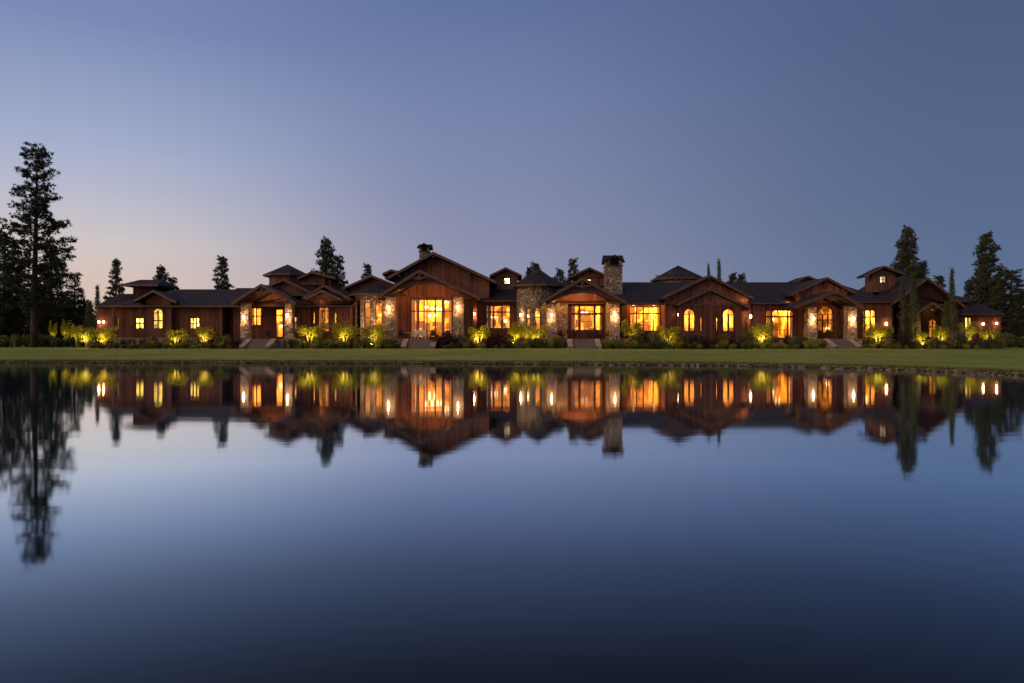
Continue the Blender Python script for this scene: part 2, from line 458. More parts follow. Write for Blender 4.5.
def panel(name, mat, O, ang, u0, u1, z0, z1, holes, th=.3, parent=HOUSE, wins=True, fr=.09, extra=None):
    """wall panel in a local frame (u along the wall, v into the house); holes: dict(u0,u1,z0,z1,arch,cols,rows)"""
    Mx = Matrix.Translation(Vector((O[0], O[1], 0))) @ Matrix.Rotation(ang, 4, 'Z')
    mb = MB()
    us = sorted({u0, u1, *[h['u0'] for h in holes], *[h['u1'] for h in holes]})
    for a, b in zip(us, us[1:]):
        cov = sorted([(h['z0'], h['z1']) for h in holes if h['u0'] <= a + 1e-6 and h['u1'] >= b - 1e-6])
        zc = z0
        for lo, hi in cov:
            if lo > zc + 1e-4: mb.box(a, b, 0, th, zc, lo)
            zc = max(zc, hi)
        if z1 > zc + 1e-4: mb.box(a, b, 0, th, zc, z1)
    for h in holes:
        if h.get('arch'):
            r = (h['u1'] - h['u0']) / 2; ap = arch_pts(h['u0'], h['u1'], h['z1'] - r)
            for p, q in zip(ap, ap[1:]):
                mb.prism_y([p, q, (q[0], h['z1']), (p[0], h['z1'])], .002, th - .002)
    if extra: extra(mb)
    mb.xf(Mx); w = mb.build(name, mat, parent)
    if wins:
        for h in holes: window(Mx, h, parent, fr)
    return w

def window(Mx, h, parent, fr=.09):
    u0, u1, z0, z1 = h['u0'] , h['u1'], h['z0'], h['z1']
    mb = MB(); y0, y1 = .05, .16
    arch = h.get('arch'); r = (u1 - u0) / 2; zs = z1 - r if arch else z1
    def bar(a, b, c, d, t=0): mb.box(a, b, y0 + t, y1 - t, c, d)
    bar(u0, u0 + fr, z0, zs); bar(u1 - fr, u1, z0, zs); bar(u0 + fr, u1 - fr, z0, z0 + fr)
    if arch:
        oa = arch_pts(u0, u1, zs, 12); ia = arch_pts(u0 + fr, u1 - fr, zs, 12)
        for i in range(12): mb.prism_y([ia[i], ia[i + 1], oa[i + 1], oa[i]], y0, y1)
        bar(u0 + fr, u1 - fr, zs - .04, zs + .04, .01)
        for an in h.get('fan', (60, 90, 120)):
            c, s_ = math.cos(R(an)), math.sin(R(an)); cu = (u0 + u1) / 2; rr = r - fr * .8
            px_, pz_ = -s_ * .022, c * .022
            mb.prism_y([(cu - px_ + c * .05, zs - pz_ + s_ * .05), (cu - px_ + c * rr, zs - pz_ + s_ * rr), (cu + px_ + c * rr, zs + pz_ + s_ * rr), (cu + px_ + c * .05, zs + pz_ + s_ * .05)], y0 + .02, y1 - .02)
    else:
        bar(u0 + fr, u1 - fr, z1 - fr, z1)
    mw = h.get('mw', .05) * 1.15
    zt = zs - (.04 if arch else fr)
    cols = h.get('cols', 2)
    cuts = h.get('cuts') or [i / cols for i in range(1, cols)]
    for c in cuts:
        u = u0 + (u1 - u0) * c; bar(u - mw, u + mw, z0 + fr, zt, .012)
    for c in h.get('rows', ()):
        z = z0 + (z1 - z0) * c; bar(u0 + fr, u1 - fr, z - mw, z + mw, .02)
    for (ca, cb, rz) in h.get('partial', ()):
        z = z0 + (z1 - z0) * rz; bar(u0 + (u1 - u0) * ca, u0 + (u1 - u0) * cb, z - .03, z + .03, .03)
    mb.xf(Mx); f = mb.build(h.get('name', 'window'), M['frame'], parent)
    pb = MB()
    if arch:
        ap = arch_pts(u0 + .03, u1 - .03, zs, 12)
        pb.prism_y([(u0 + .03, z0 + .03), (u1 - .03, z0 + .03)] + ap[::-1], .095, .110)
    else: pb.box(u0 + .03, u1 - .03, .095, .110, z0 + .03, z1 - .03)
    pb.xf(Mx); p = pb.build('pane', M['glass'], f)
    if h.get('sill', True) and not h.get('name') == 'glass_door':
        sb = MB(); sb.box(u0 - .08, u1 + .08, -.07, .05, z0 - .11, z0 - .002); sb.xf(Mx); sb.build('sill', M['timber'], f)
    return f

def H(p0, p1, t, b, Y, **kw):       # hole from picture measures at depth Y
    d = dict(u0=X(p0, Y), u1=X(p1, Y), z0=Z(b, Y), z1=Z(t, Y)); d.update(kw); return d

def room(p0, p1, Y, yb, z0, z1, mat='room', power=60, lamps=1, col=(1, .58, .24), lampz=None, furn=True, vis=True):
    """lit room behind the front wall: side walls, back wall, ceiling, floor and hanging lamps"""
    x0, x1 = X(p0, Y) + .02, X(p1, Y) - .02; ya = Y + .31
    mb = MB(); t = .1
    mb.box(x0, x0 + t, ya, yb, z0, z1); mb.box(x1 - t, x1, ya, yb, z0, z1)
    mb.box(x0 + t, x1 - t, yb - t, yb, z0, z1); mb.box(x0 + t, x1 - t, ya, yb - t, z1 - t, z1)
    mb.build('interior_wall', M[mat], HOUSE)
    fb = MB(); fb.box(x0 + t, x1 - t, ya, yb - t, z0, z0 + t); fb.build('interior_floor', M['floor'], HOUSE)
    rk = random.uniform(.75, 1.25)
    for i in range(lamps):
        lx = x0 + (x1 - x0) * (i + .5) / lamps; ly = (ya + yb) / 2 + random.uniform(-.5, .5)
        lz = (lampz or z1 - .7)
        point((lx, ly, lz - .3), power * RP * rk * (1.25 if i % 2 else .8) / lamps, .25, (col[0], col[1] * .98, col[2] * .52), 'room_light')
    if furn:
        w = x1 - x0
        # cupboards and pictures along the back wall
        n = max(3, int(w / 1.05))
        for i in range(n):
            cx = x0 + w * (i + .3 + random.uniform(0, .4)) / n
            b = MB(); k = random.random()
            if k < .4:
                ww = random.uniform(.35, .6); b.box(cx - ww, cx + ww, yb - .55, yb - .12, z0 + .1, z0 + random.uniform(1.5, 2.5))
                nm = 'cupboard'; mm = M['timber']
            else:
                ww = random.uniform(.2, .42); zz_ = z0 + random.uniform(1.4, 1.9); b.box(cx - ww, cx + ww, yb - .16, yb - .102, zz_, zz_ + random.uniform(.6, 1.0)); nm = 'picture_frame'; mm = M[random.choice(['timber', 'metal', 'fascia'])]
            b.build(nm, mm, HOUSE)
        if w > 3:
            dx_ = x0 + w * random.uniform(.25, .7); b = MB(); b.box(dx_ - .5, dx_ + .5, yb - .14, yb - .101, z0 + .1, z0 + 2.3); b.build('interior_doorway', M['dark_room'], HOUSE)

def simple_wall(name, mat, x0, x1, y0, y1, z0, z1):
    mb = MB(); mb.box(x0, x1, y0, y1, z0, z1); return mb.build(name, M[mat], HOUSE)

def block(p0, p1, Y, yb, ztop, holes, mat='siding', z0=G - .15, roomkw=None, name='wall', back=True):
    """rectangular wing: front wall with openings, side walls, back wall, and the room in it"""
    x0, x1 = X(p0, Y), X(p1, Y)
    def ex(mb):
        mb.box(x0, x0 + .3, .3, yb - Y, z0, ztop); mb.box(x1 - .3, x1, .3, yb - Y, z0, ztop)
        if back: mb.box(x0 + .3, x1 - .3, yb - Y - .3, yb - Y, z0, ztop)
    w = panel(name, M[mat], (0, Y), 0, x0, x1, z0, ztop, holes, extra=ex)
    if roomkw is not None:
        kw = dict(z0=PF - .1, z1=ztop - .12); kw.update(roomkw); rp0, rp1 = kw.pop('span', (None, None))
        X0, X1 = (x0 + .32, x1 - .32) if rp0 is None else (X(rp0, Y), X(rp1, Y))
        room(512 + X0 * F / Y, 512 + X1 * F / Y, Y, yb - .35, **kw)
    return w

RP = 9.0             # room light strength
PF = G + 1.03         # patio / ground floor level

def chevron(mb, L, A, Rr, y0, y1, th):
    """roof cross-section L-A-R (x,z), thickness th straight down"""
    mb.prism_y([(L[0], L[1] - th), (A[0], A[1] - th), A, L], y0, y1)
    mb.prism_y([(A[0], A[1] - th), (Rr[0], Rr[1] - th), Rr, A], y0, y1)

def line_z(L, A, Rr, x):
    if x <= A[0]: return L[1] + (A[1] - L[1]) * (x - L[0]) / (A[0] - L[0])
    return A[1] + (Rr[1] - A[1]) * (x - A[0]) / (Rr[0] - A[0])

def gable(a, l, r, Y, depth, wall=None, wz=None, wy=1.0, th=.26, arch=None, truss=False, mat='gable_siding', fth=.27, name='gable_roof', brackets=(), rear=None):
    """a,l,r: picture points of apex and the two eaves at depth Y. wall=(px0,px1) infill down to wz, wy behind the verge."""
    A = (X(a[0], Y), Z(a[1], Y)); L = (X(l[0], Y), Z(l[1], Y)); Q = (X(r[0], Y), Z(r[1], Y))
    mb = MB(); chevron(mb, L, A, Q, Y, Y + depth, th); roof = mb.build(name, M['roof'], HOUSE)
    fb = MB()
    up = .035
    chevron(fb, (L[0], L[1] + up), (A[0], A[1] + up), (Q[0], Q[1] + up), Y - .12, Y - .003, fth)
    fb.build('bargeboard', M['fascia'], roof)
    if wall:
        yw = Y + wy; x0, x1 = X(wall[0], yw), X(wall[1], yw); e = th + .015
        x0 = max(x0, L[0] + .05); x1 = min(x1, Q[0] - .05)
        top = [(x1, line_z(L, A, Q, x1) - e), (A[0], A[1] - e), (x0, line_z(L, A, Q, x0) - e)]
        if not (x0 < A[0] < x1): top.pop(1)
        wb = MB()
        if arch:        # header beam with an arched underside
            rise = arch; n = 14; zb = wz; xi0, xi1 = x0 + .3, x1 - .3
            arc = [(xi0 + (xi1 - xi0) * i / n, zb + rise * (1 - (2 * i / n - 1) ** 2)) for i in range(n + 1)]
            for p, q in zip(arc, arc[1:]):
                wb.prism_y([p, q, (q[0], line_z(L, A, Q, q[0]) - e), (p[0], line_z(L, A, Q, p[0]) - e)], yw, yw + .3)
            wb.prism_y([(x0, zb), (xi0, zb), (xi0, line_z(L, A, Q, xi0) - e), (x0, top[-1][1])], yw, yw + .3)
            wb.prism_y([(xi1, zb), (x1, zb), (x1, top[0][1]), (xi1, line_z(L, A, Q, xi1) - e)], yw, yw + .3)
            ab = MB()
            for p, q in zip(arc, arc[1:]):
                ab.prism_y([(p[0], p[1] - .05), (q[0], q[1] - .05), (q[0], q[1] + .32), (p[0], p[1] + .32)], yw - .1, yw - .003)
            g = wb.build('gable_wall', M[mat], HOUSE); ab.build('arched_beam', M['fascia'], g)
        else:
            wb.prism_y([(x0, wz), (x1, wz)] + top, yw, yw + .3)
            for xa_, xb_, xe_ in ((x0, x0 + .2, x0), (x1 - .2, x1, x1)):
                zt_ = line_z(L, A, Q, xe_) - e - .01
                if zt_ > wz + .05: wb.box(xa_, xb_, yw + .3, Y + depth - .3, wz, zt_)
            g = wb.build('gable_wall', M[mat], HOUSE)
            tb = MB(); tb.box(x0 - .02, x1 + .02, yw - .06, yw - .003, wz - .02, wz + .24); tb.build('belt_board', M['timber'], g)
    if rear:
        x0, x1 = X(rear[1], rear[0]), X(rear[2], rear[0]); x0 = max(x0, L[0] + .05); x1 = min(x1, Q[0] - .05); e = th + .015
        wb = MB(); wb.prism_y([(x0, rear[3]), (x1, rear[3]), (x1, line_z(L, A, Q, x1) - e), (A[0], A[1] - e), (x0, line_z(L, A, Q, x0) - e)], rear[0], rear[0] + .25); wb.build('gable_wall', M['gable_siding'], HOUSE)
    if truss:
        tb = MB(); yt = Y + .05
        tb.box(A[0] - .12, A[0] + .12, yt, yt + .2, A[1] - 1.15, A[1] - .2)
        for s in (-1, 1):
            tb.prism_y([(A[0] + s * .12, A[1] - 1.05), (A[0] + s * .12, A[1] - .8), (A[0] + s * .9, line_z(L, A, Q, A[0] + s * .9) - th), (A[0] + s * 1.1, line_z(L, A, Q, A[0] + s * 1.1) - th)][::s], yt + .03, yt + .17)
        tb.build('king_post', M['timber'], roof)
    for bx in brackets:
        xb = X(bx, Y); zb = line_z(L, A, Q, xb) - th
        b = MB(); b.box(xb - .1, xb + .1, Y + .06, Y + wy - .01, zb - .30, zb - .08); b.box(xb - .1, xb + .1, Y + wy - .2, Y + wy - .01, zb - .95, zb - .302)
        b.build('bracket', M['timber'], roof)
    return roof

def side_roof(p0, p1, Y, ye, Yr, yr, hip0=0, hip1=0, th=.25, mirror=True, name='main_roof'):
    """long roof with its ridge parallel to the shore; p0/p1 at the eave depth, hips in metres"""
    x0, x1 = X(p0, Y), X(p1, Y); ze, zr = Z(ye, Y), Z(yr, Yr)
    Yb = 2 * Yr - Y
    mb = MB()
    a, b, c, d = (x0, Y, ze), (x1, Y, ze), (x1 - hip1, Yr, zr), (x0 + hip0, Yr, zr)
    e, f = (x1, Yb, ze), (x0, Yb, ze)
    mb.slab([a, b, c, d], th); mb.slab([d, c, e, f], th)
    if hip0: mb.slab([f, a, d], th)
    if hip1: mb.slab([b, e, c], th)
    roof = mb.build(name, M['roof'], HOUSE)
    g = MB(); g.box(x0, x1, Y - .12, Y - .003, ze - .17, ze - .01); g.build('gutter', M['timber'], roof)
    if not hip0:
        w = MB(); w.poly([(x0 + .3, Y + .4, ze - .2), (x0 + .3, Yr, zr - .3), (x0 + .3, Yb - .4, ze - .2), (x0 + .5, Y + .4, ze - .2), (x0 + .5, Yr, zr - .3), (x0 + .5, Yb - .4, ze - .2)], [(0, 1, 2), (5, 4, 3), (0, 3, 4, 1), (1, 4, 5, 2), (2, 5, 3, 0)]); w.build('gable_wall', M['gable_siding'], HOUSE)
    if not hip1:
        w = MB(); w.poly([(x1 - .5, Y + .4, ze - .2), (x1 - .5, Yr, zr - .3), (x1 - .5, Yb - .4, ze - .2), (x1 - .3, Y + .4, ze - .2), (x1 - .3, Yr, zr - .3), (x1 - .3, Yb - .4, ze - .2)], [(0, 1, 2), (5, 4, 3), (0, 3, 4, 1), (1, 4, 5, 2), (2, 5, 3, 0)]); w.build('gable_wall', M['gable_siding'], HOUSE)
    return roof

def cone_roof(cx, cy, r, ze, za, n=8, th=.22, rot=None, name='tower_roof', sx=1, sy=1):
    rot = math.pi / n if rot is None else rot
    mb = MB(); pts = [(cx + sx * r * math.cos(rot + 2 * math.pi * i / n), cy + sy * r * math.sin(rot + 2 * math.pi * i / n)) for i in range(n)]
    mb.poly([(x, y, ze) for x, y in pts] + [(x, y, ze - th) for x, y in pts] + [(cx, cy, za)],
            [(i, (i + 1) % n, 2 * n) for i in range(n)] + [(n + i, n + (i + 1) % n, (i + 1) % n, i) for i in range(n)] + [tuple(range(2 * n - 1, n - 1, -1))])
    o = mb.build(name, M['roof'], HOUSE)
    g = MB()
    pi = [(cx + sx * (r + .07) * math.cos(rot + 2 * math.pi * i / n), cy + sy * (r + .07) * math.sin(rot + 2 * math.pi * i / n)) for i in range(n)]
    for i in range(n):
        j = (i + 1) % n
        g.poly([(*pts[i], ze - th - .02), (*pts[j], ze - th - .02), (*pi[j], ze - th - .02), (*pi[i], ze - th - .02), (*pts[i], ze + .0), (*pts[j], ze + .0), (*pi[j], ze + .0), (*pi[i], ze + .0)],
               [(0, 3, 2, 1), (4, 5, 6, 7), (0, 1, 5, 4), (2, 3, 7, 6), (1, 2, 6, 5), (3, 0, 4, 7)])
    g.build('gutter', M['timber'], o)
    return o

def ngon_wall(name, mat, cx, cy, r, z0, z1, n, holes_by_facet, rot=None, th=.3, ang0=0):
    """tower walls as n facets; returns list of facet objects (one mesh of plain facets, panels for those with windows)"""
    rot = math.pi / n if rot is None else rot
    P = [(cx + r * math.cos(rot + 2 * math.pi * i / n), cy + r * math.sin(rot + 2 * math.pi * i / n)) for i in range(n)]
    plain = MB()
    for i in range(n):
        a, b = P[i], P[(i + 1) % n]     # counter-clockwise: facet seen from outside runs a->b
        ang = math.atan2(b[1] - a[1], b[0] - a[0]); L = math.hypot(b[0] - a[0], b[1] - a[1])
        # outward is to the right of a->b, inward (v) to the left: matches the local frame
        hs = holes_by_facet.get(i)
        if hs:
            for h in hs:
                h['u0'] = L * h.pop('f0'); h['u1'] = L * h.pop('f1')
            panel(name, mat, a, ang, 0, L, z0, z1, hs, th)
        else:
            m = MB(); m.box(0, L, 0, th, z0, z1); m.xf(Matrix.Translation(Vector((a[0], a[1], 0))) @ Matrix.Rotation(ang, 4, 'Z'))
            o = len(plain.v); plain.v += m.v; plain.f += [tuple(o + k for k in f) for f in m.f]
    return plain.build(name, mat, HOUSE) if plain.v else None

# ---- roofs, left to right -------------------------------------------------
# low end wing
side_roof(95.5, 134, 88.2, 305.8, 92, 293.8, hip0=.7)
block(97, 118, 88.8, 95, Z(307, 88.8), [], roomkw=None)
# west wing
side_roof(108.5, 352, 83, 305.5, 90, 289.3, hip0=4.6, hip1=.01, name='main_roof')
wz = Z(306.5, 83)
block(112, 146, 84, 94, wz - .02, [H(116.5, 119, 317, 329.5, 84, cols=1), H(135, 144, 317.6, 329, 84, cols=2, rows=(.5,))], roomkw=dict(mat='room_pale', power=170, col=(1, .74, .36)))
block(145.7, 171.2, 83.2, 94, wz - .02, [H(152.4, 162.8, 307.8, 329, 83.2, arch=True, cols=2, rows=(.40,))], roomkw=dict(mat='room_pale', power=190, col=(1, .74, .36)), mat='siding')
block(171.4, 222, 84, 94, wz - .02, [H(189.4, 199.6, 317.6, 329, 84, cols=3, rows=(.5,))], roomkw=dict(mat='room_pale', power=230, col=(1, .76, .40), span=(181, 210)))
block(222.2, 233, 86, 94, wz - .02, [])
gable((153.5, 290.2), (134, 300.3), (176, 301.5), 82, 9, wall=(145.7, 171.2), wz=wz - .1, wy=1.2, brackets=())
# stone footing along the west wing
def footing(p0, p1, Y, top=338.5):
    mb = MB(); mb.box(X(p0, Y), X(p1, Y), Y, Y + .22, G - .1, Z(top, Y)); w = mb.build('stone_footing', M['stone'], HOUSE)
    c = MB(); c.box(X(p0, Y) - .05, X(p1, Y) + .05, Y - .06, Y + .26, Z(top, Y) + .001, Z(top, Y) + .09); c.build('coping', M['cap'], w)
footing(113, 145.5, 83.74); footing(145.6, 171.3, 82.94); footing(171.8, 222, 83.74)
# cupola behind the west wing
def cupola(p0, p1, Y, ybase, yeave, ytop, r0, r1, win=None, dep=4.0, mat='siding', lit=True):
    z0, z1 = Z(ybase, Y) - 1.2, Z(yeave, Y)
    x0, x1 = X(p0, Y), X(p1, Y)
    hs = [H(win[0], win[1], win[2], win[3], Y, cols=2, rows=(.5,), mw=.03)] if win else []
    panel('tower_wall', M[mat], (0, Y), 0, x0, x1, z0, z1 - .02, hs, extra=lambda mb: (mb.box(x0, x0 + .25, .3, dep, z0, z1 - .02), mb.box(x1 - .25, x1, .3, dep, z0, z1 - .02), mb.box(x0 + .25, x1 - .25, dep - .25, dep, z0, z1 - .02)))
    xm = (x0 + x1) / 2; zt = Z(ytop, Y)
    if win:
        rb = MB(); rb.box(x0 + .3, x1 - .3, Y + 1.7, Y + 1.8, z0, z1 - .05); rb.build('interior_wall', M['room_pale'], HOUSE)
        point((X((win[0] + win[1]) / 2, Y), Y + 1.0, z1 - .5), 50, .15, (1, .74, .36), 'room_light')
    xa, xb = X(r0, Y), X(r1, Y)
    mb = MB(); ya, yb = Y - .9, Y + dep + .9; ym = (ya + yb) / 2
    mb.slab([(xa, ya, z1), (xb, ya, z1), (xb - .9, ym, zt), (xa + .9, ym, zt)], .22)
    mb.slab([(xa + .9, ym, zt), (xb - .9, ym, zt), (xb, yb, z1), (xa, yb, z1)], .22)
    mb.slab([(xa, yb, z1), (xa, ya, z1), (xa + .9, ym, zt)], .22); mb.slab([(xb, ya, z1), (xb, yb, z1), (xb - .9, ym, zt)], .22)
    o = mb.build('tower_roof', M['roof'], HOUSE)
    f = MB(); f.box(xa, xb, ya - .09, ya - .003, z1 - .25, z1 + .02); f.build('gutter', M['fascia'], o)
cupola(133, 153, 91, 296, 284.8, 278.3, 124.8, 161.5, mat='shaded_siding')

# ---- porch 1 cluster --------------------------------------------------------
def pillar(p0, p1, yt, Y, lamp=None, dep=1.15, z0=G - .1, lx=None, power=34):
    x0, x1 = X(p0, Y), X(p1, Y); zt = Z(yt, Y)
    mb = MB(); n = 7; tp = .10
    for k in range(n):    # coursed, slightly battered and uneven
        f0, f1 = k / n, (k + 1) / n; t0 = tp * f0 + random.uniform(-.025, .025)
        mb.box(x0 + t0, x1 - t0 - random.uniform(-.02, .02), Y + t0, Y + dep - t0, z0 + (zt - z0) * f0 + (.001 if k else 0), z0 + (zt - z0) * f1)
    o = mb.build('stone_pillar', M['stone'], HOUSE)
    c = MB(); c.box(x0 - .02, x1 + .02, Y - .04, Y + dep + .04, zt + .001, zt + .16); c.build('capital', M['timber'], o)
    if lamp: lantern((x0 + x1) / 2 if lx is None else lx, Y, Z(lamp, Y), power)
    return o

def lantern(x, Y, z, power=34, s=1.0, glow=.8):
    """wall lantern fixed on a face at depth Y"""
    mb = MB()
    mb.box(x - .05 * s, x + .05 * s, Y - .04, Y - .002, z - .12, z + .28 * s)            # back plate
    mb.box(x - .02, x + .02, Y - .22, Y - .04, z + .23 * s, z + .27 * s)                    # arm
    mb.poly([(x - .14 * s, Y - .36, z + .16 * s), (x + .14 * s, Y - .36, z + .16 * s), (x + .14 * s, Y - .08, z + .16 * s), (x - .14 * s, Y - .08, z + .16 * s), (x, Y - .22, z + .27 * s)],
            [(0, 1, 4), (1, 2, 4), (2, 3, 4), (3, 0, 4), (3, 2, 1, 0)])                     # cap
    mb.box(x - .10 * s, x + .10 * s, Y - .32, Y - .12, z - .19 * s, z - .16 * s)
    for a in (-1, 1):
        for b in (-.32, -.13): mb.box(x + a * .095 * s - .008, x + a * .095 * s + .008, Y + b, Y + b + .016, z - .16 * s, z + .16 * s)
    o = mb.build('wall_lantern', M['metal'], HOUSE)
    g = MB(); g.box(x - .085 * s, x + .085 * s, Y - .30, Y - .14, z - .155 * s, z + .155 * s); g.build('lantern_glass', M['lamp'], o)
    point((x, Y - .26, z + .42), power * .6, .06, (1, .54, .22), 'lantern_light'); point((x, Y - .28, z - .42), power * 1.45, .06, (1, .54, .22), 'lantern_light')

side_roof(214, 352, 84, 303.5, 91, 288, name='main_roof')
# wall behind the porch
Yw = 84.6
block(233.2, 299, Yw, 93, Z(304, Yw), [H(251, 261.5, 307.6, 325.5, Yw, cols=2, rows=(.52,)), H(275.6, 283, 309, 337.6, Yw, cols=1, rows=(.78,), name='glass_door'), H(294, 298.2, 316.6, 330, Yw, cols=1, rows=(.5,))], roomkw=dict(power=330, lamps=2))
# porch gable
gable((261.4, 284), (231.5, 302.3), (295.5, 302.5), 79.4, 9, wall=(240, 294), wz=Z(300.5, 80.3), wy=.9, arch=1.1, mat='timber', truss=True, fth=.33, rear=(Yw + .02, 240, 290, Z(304, Yw) + .01))
pillar(239.8, 248.8, 303.6, 80.3, lamp=317, power=40); pillar(283.8, 292.8, 303.6, 80.3, lamp=315.5, power=40)
gable((283.5, 279), (262, 288), (312, 292.5), 84, 8, wall=(264, 310), wz=Z(296, 85), wy=.8)
# octagonal tower
cx, cy = X(287.6, 93), 93
ngon_wall('tower_wall', M['gable_siding'], cx, cy, 2.25, Z(290, 93), Z(275, 93), 8, {})
cone_roof(cx, cy, 2.95, Z(275.2, 93), Z(264.4, 93), 8, sx=1.0)
tb = MB()
for k, pxx in enumerate((279.5, 285, 290.5)):
    pass
gable((311.8, 271.5), (297.5, 277.8), (335.5, 277.5), 89, 7, wall=(301, 325), wz=Z(285, 90), wy=.9)
simple_wall('wall', 'gable_siding', X(301, 90), X(330, 90), 90.35, 94, Z(292, 90), Z(279, 90))
# twin gables right of porch 1
block(299.4, 350, 83.7, 93, Z(300, 83.7), [H(312.6, 315.2, 311.5, 324, 83.7, cols=1), H(318, 329.4, 305, 331.8, 83.7, arch=True, cols=2, cuts=(.42, .58)), H(333.7, 337, 311.8, 329.2, 83.7, cols=1)], roomkw=dict(power=250, lamps=1))
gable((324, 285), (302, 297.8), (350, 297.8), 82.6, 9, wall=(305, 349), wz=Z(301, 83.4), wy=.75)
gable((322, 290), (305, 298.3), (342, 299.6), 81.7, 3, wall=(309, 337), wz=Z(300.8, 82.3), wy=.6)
block(306.5, 333, 82.3, 83.65, Z(300.9, 82.3), [H(313.2, 315.4, 311.5, 324, 82.3, cols=1, sill=False), H(317.2, 329, 304.6, 332.4, 82.3, arch=True, cols=2, cuts=(.40, .60))], roomkw=None) if False else None

# ---- stone bay and main hall -----------------------------------------------
bx, by, br_ = X(373.2, 83.9), 86.5, 2.75
zt = Z(294.5, 84)
nb = 12; hb = {}
for i in (7, 8, 9):      # facets facing the pond
    hb[i] = [dict(f0=.21, f1=.79, z0=PF + .35, z1=Z(298.8, 84), arch=True, cols=1, rows=(.50,), mw=.035, fan=(90,), sill=False)]
ngon_wall('stone_bay', M['stone_tower'], bx, by, br_, G - .1, zt, nb, hb, rot=0)
mb = MB(); mb.prism_z([(bx + (br_ - .4) * math.cos(2 * math.pi * i / 12), by + (br_ - .4) * math.sin(2 * math.pi * i / 12)) for i in range(12)], PF - .1, PF); mb.build('interior_floor', M['floor'], HOUSE)
mb = MB(); mb.prism_z([(bx + (br_ - .35) * math.cos(2 * math.pi * i / 12), by + (br_ - .35) * math.sin(2 * math.pi * i / 12)) for i in range(12)], zt - .1, zt - .02); mb.build('interior_ceiling', M['room'], HOUSE)
mb = MB(); mb.box(bx - 2.2, bx + 2.2, by + .3, by + .4, PF, zt - .12); mb.build('interior_wall', M['room'], HOUSE)
point((bx - .2, by - .5, PF + 3.2), 420, .3, (1, .48, .12), 'room_light')
point((bx - .6, by - 4.6, G + .6), 1300, .1, (1, .60, .30), 'bay_fill', spot=95, aim=(bx - .4, by - 2, PF + 3.6), blend=.9)  # added fill light to brighten the bay stone, no fixture
cone_roof(bx, by, 3.45, zt + .1, Z(283, 86), 16, name='bay_roof')
gable((371.5, 275.2), (343, 287.8), (400, 286.2), 86.2, 8, wall=(350, 397), wz=Z(293.5, 87), wy=.9)
simple_wall('wall', 'siding', X(346, 88), X(400, 88), 88, 94, G, Z(290, 88))
# roof piece left of hall
gable((391, 269.5), (382.5, 273.5), (404, 272.5), 91, 5, wall=(385, 402), wz=Z(279, 91.6), wy=.6)
# main hall gable
HYf = 84.2
gable((433.2, 251.9), (388, 277), (496, 281.2), HYf, 14, wall=(395, 489), wz=Z(300, HYf + 1.6), wy=1.6, th=.32, fth=.33, brackets=(399, 433, 469.5))
simple_wall('wall', 'siding', X(395.5, 86.1), X(396.5, 86.1) + .2, 86.2, 97, G, Z(284, 86)); simple_wall('wall', 'siding', X(488, 86.1), X(489, 86.1) + .2, 86.2, 97, G, Z(284, 86))
# front wall of the hall under the porch
YH = 84.6
block(394, 472.5, YH, 86.0, Z(296.5, YH), [H(410.6, 452.4, 297.4, 337.5, YH, cuts=(.19, .39, .59, .80), rows=(.655,), mw=.055)], roomkw=None, back=False)
room(400, 468, 85.75, 95, PF - .1, Z(293, YH), power=620, lamps=3, furn=True, col=(1, .55, .22))
simple_wall('wall', 'siding', X(463.9, 82), X(464.0, 82) + .01 + .99, 82, YH - .002, G, Z(299, 82))
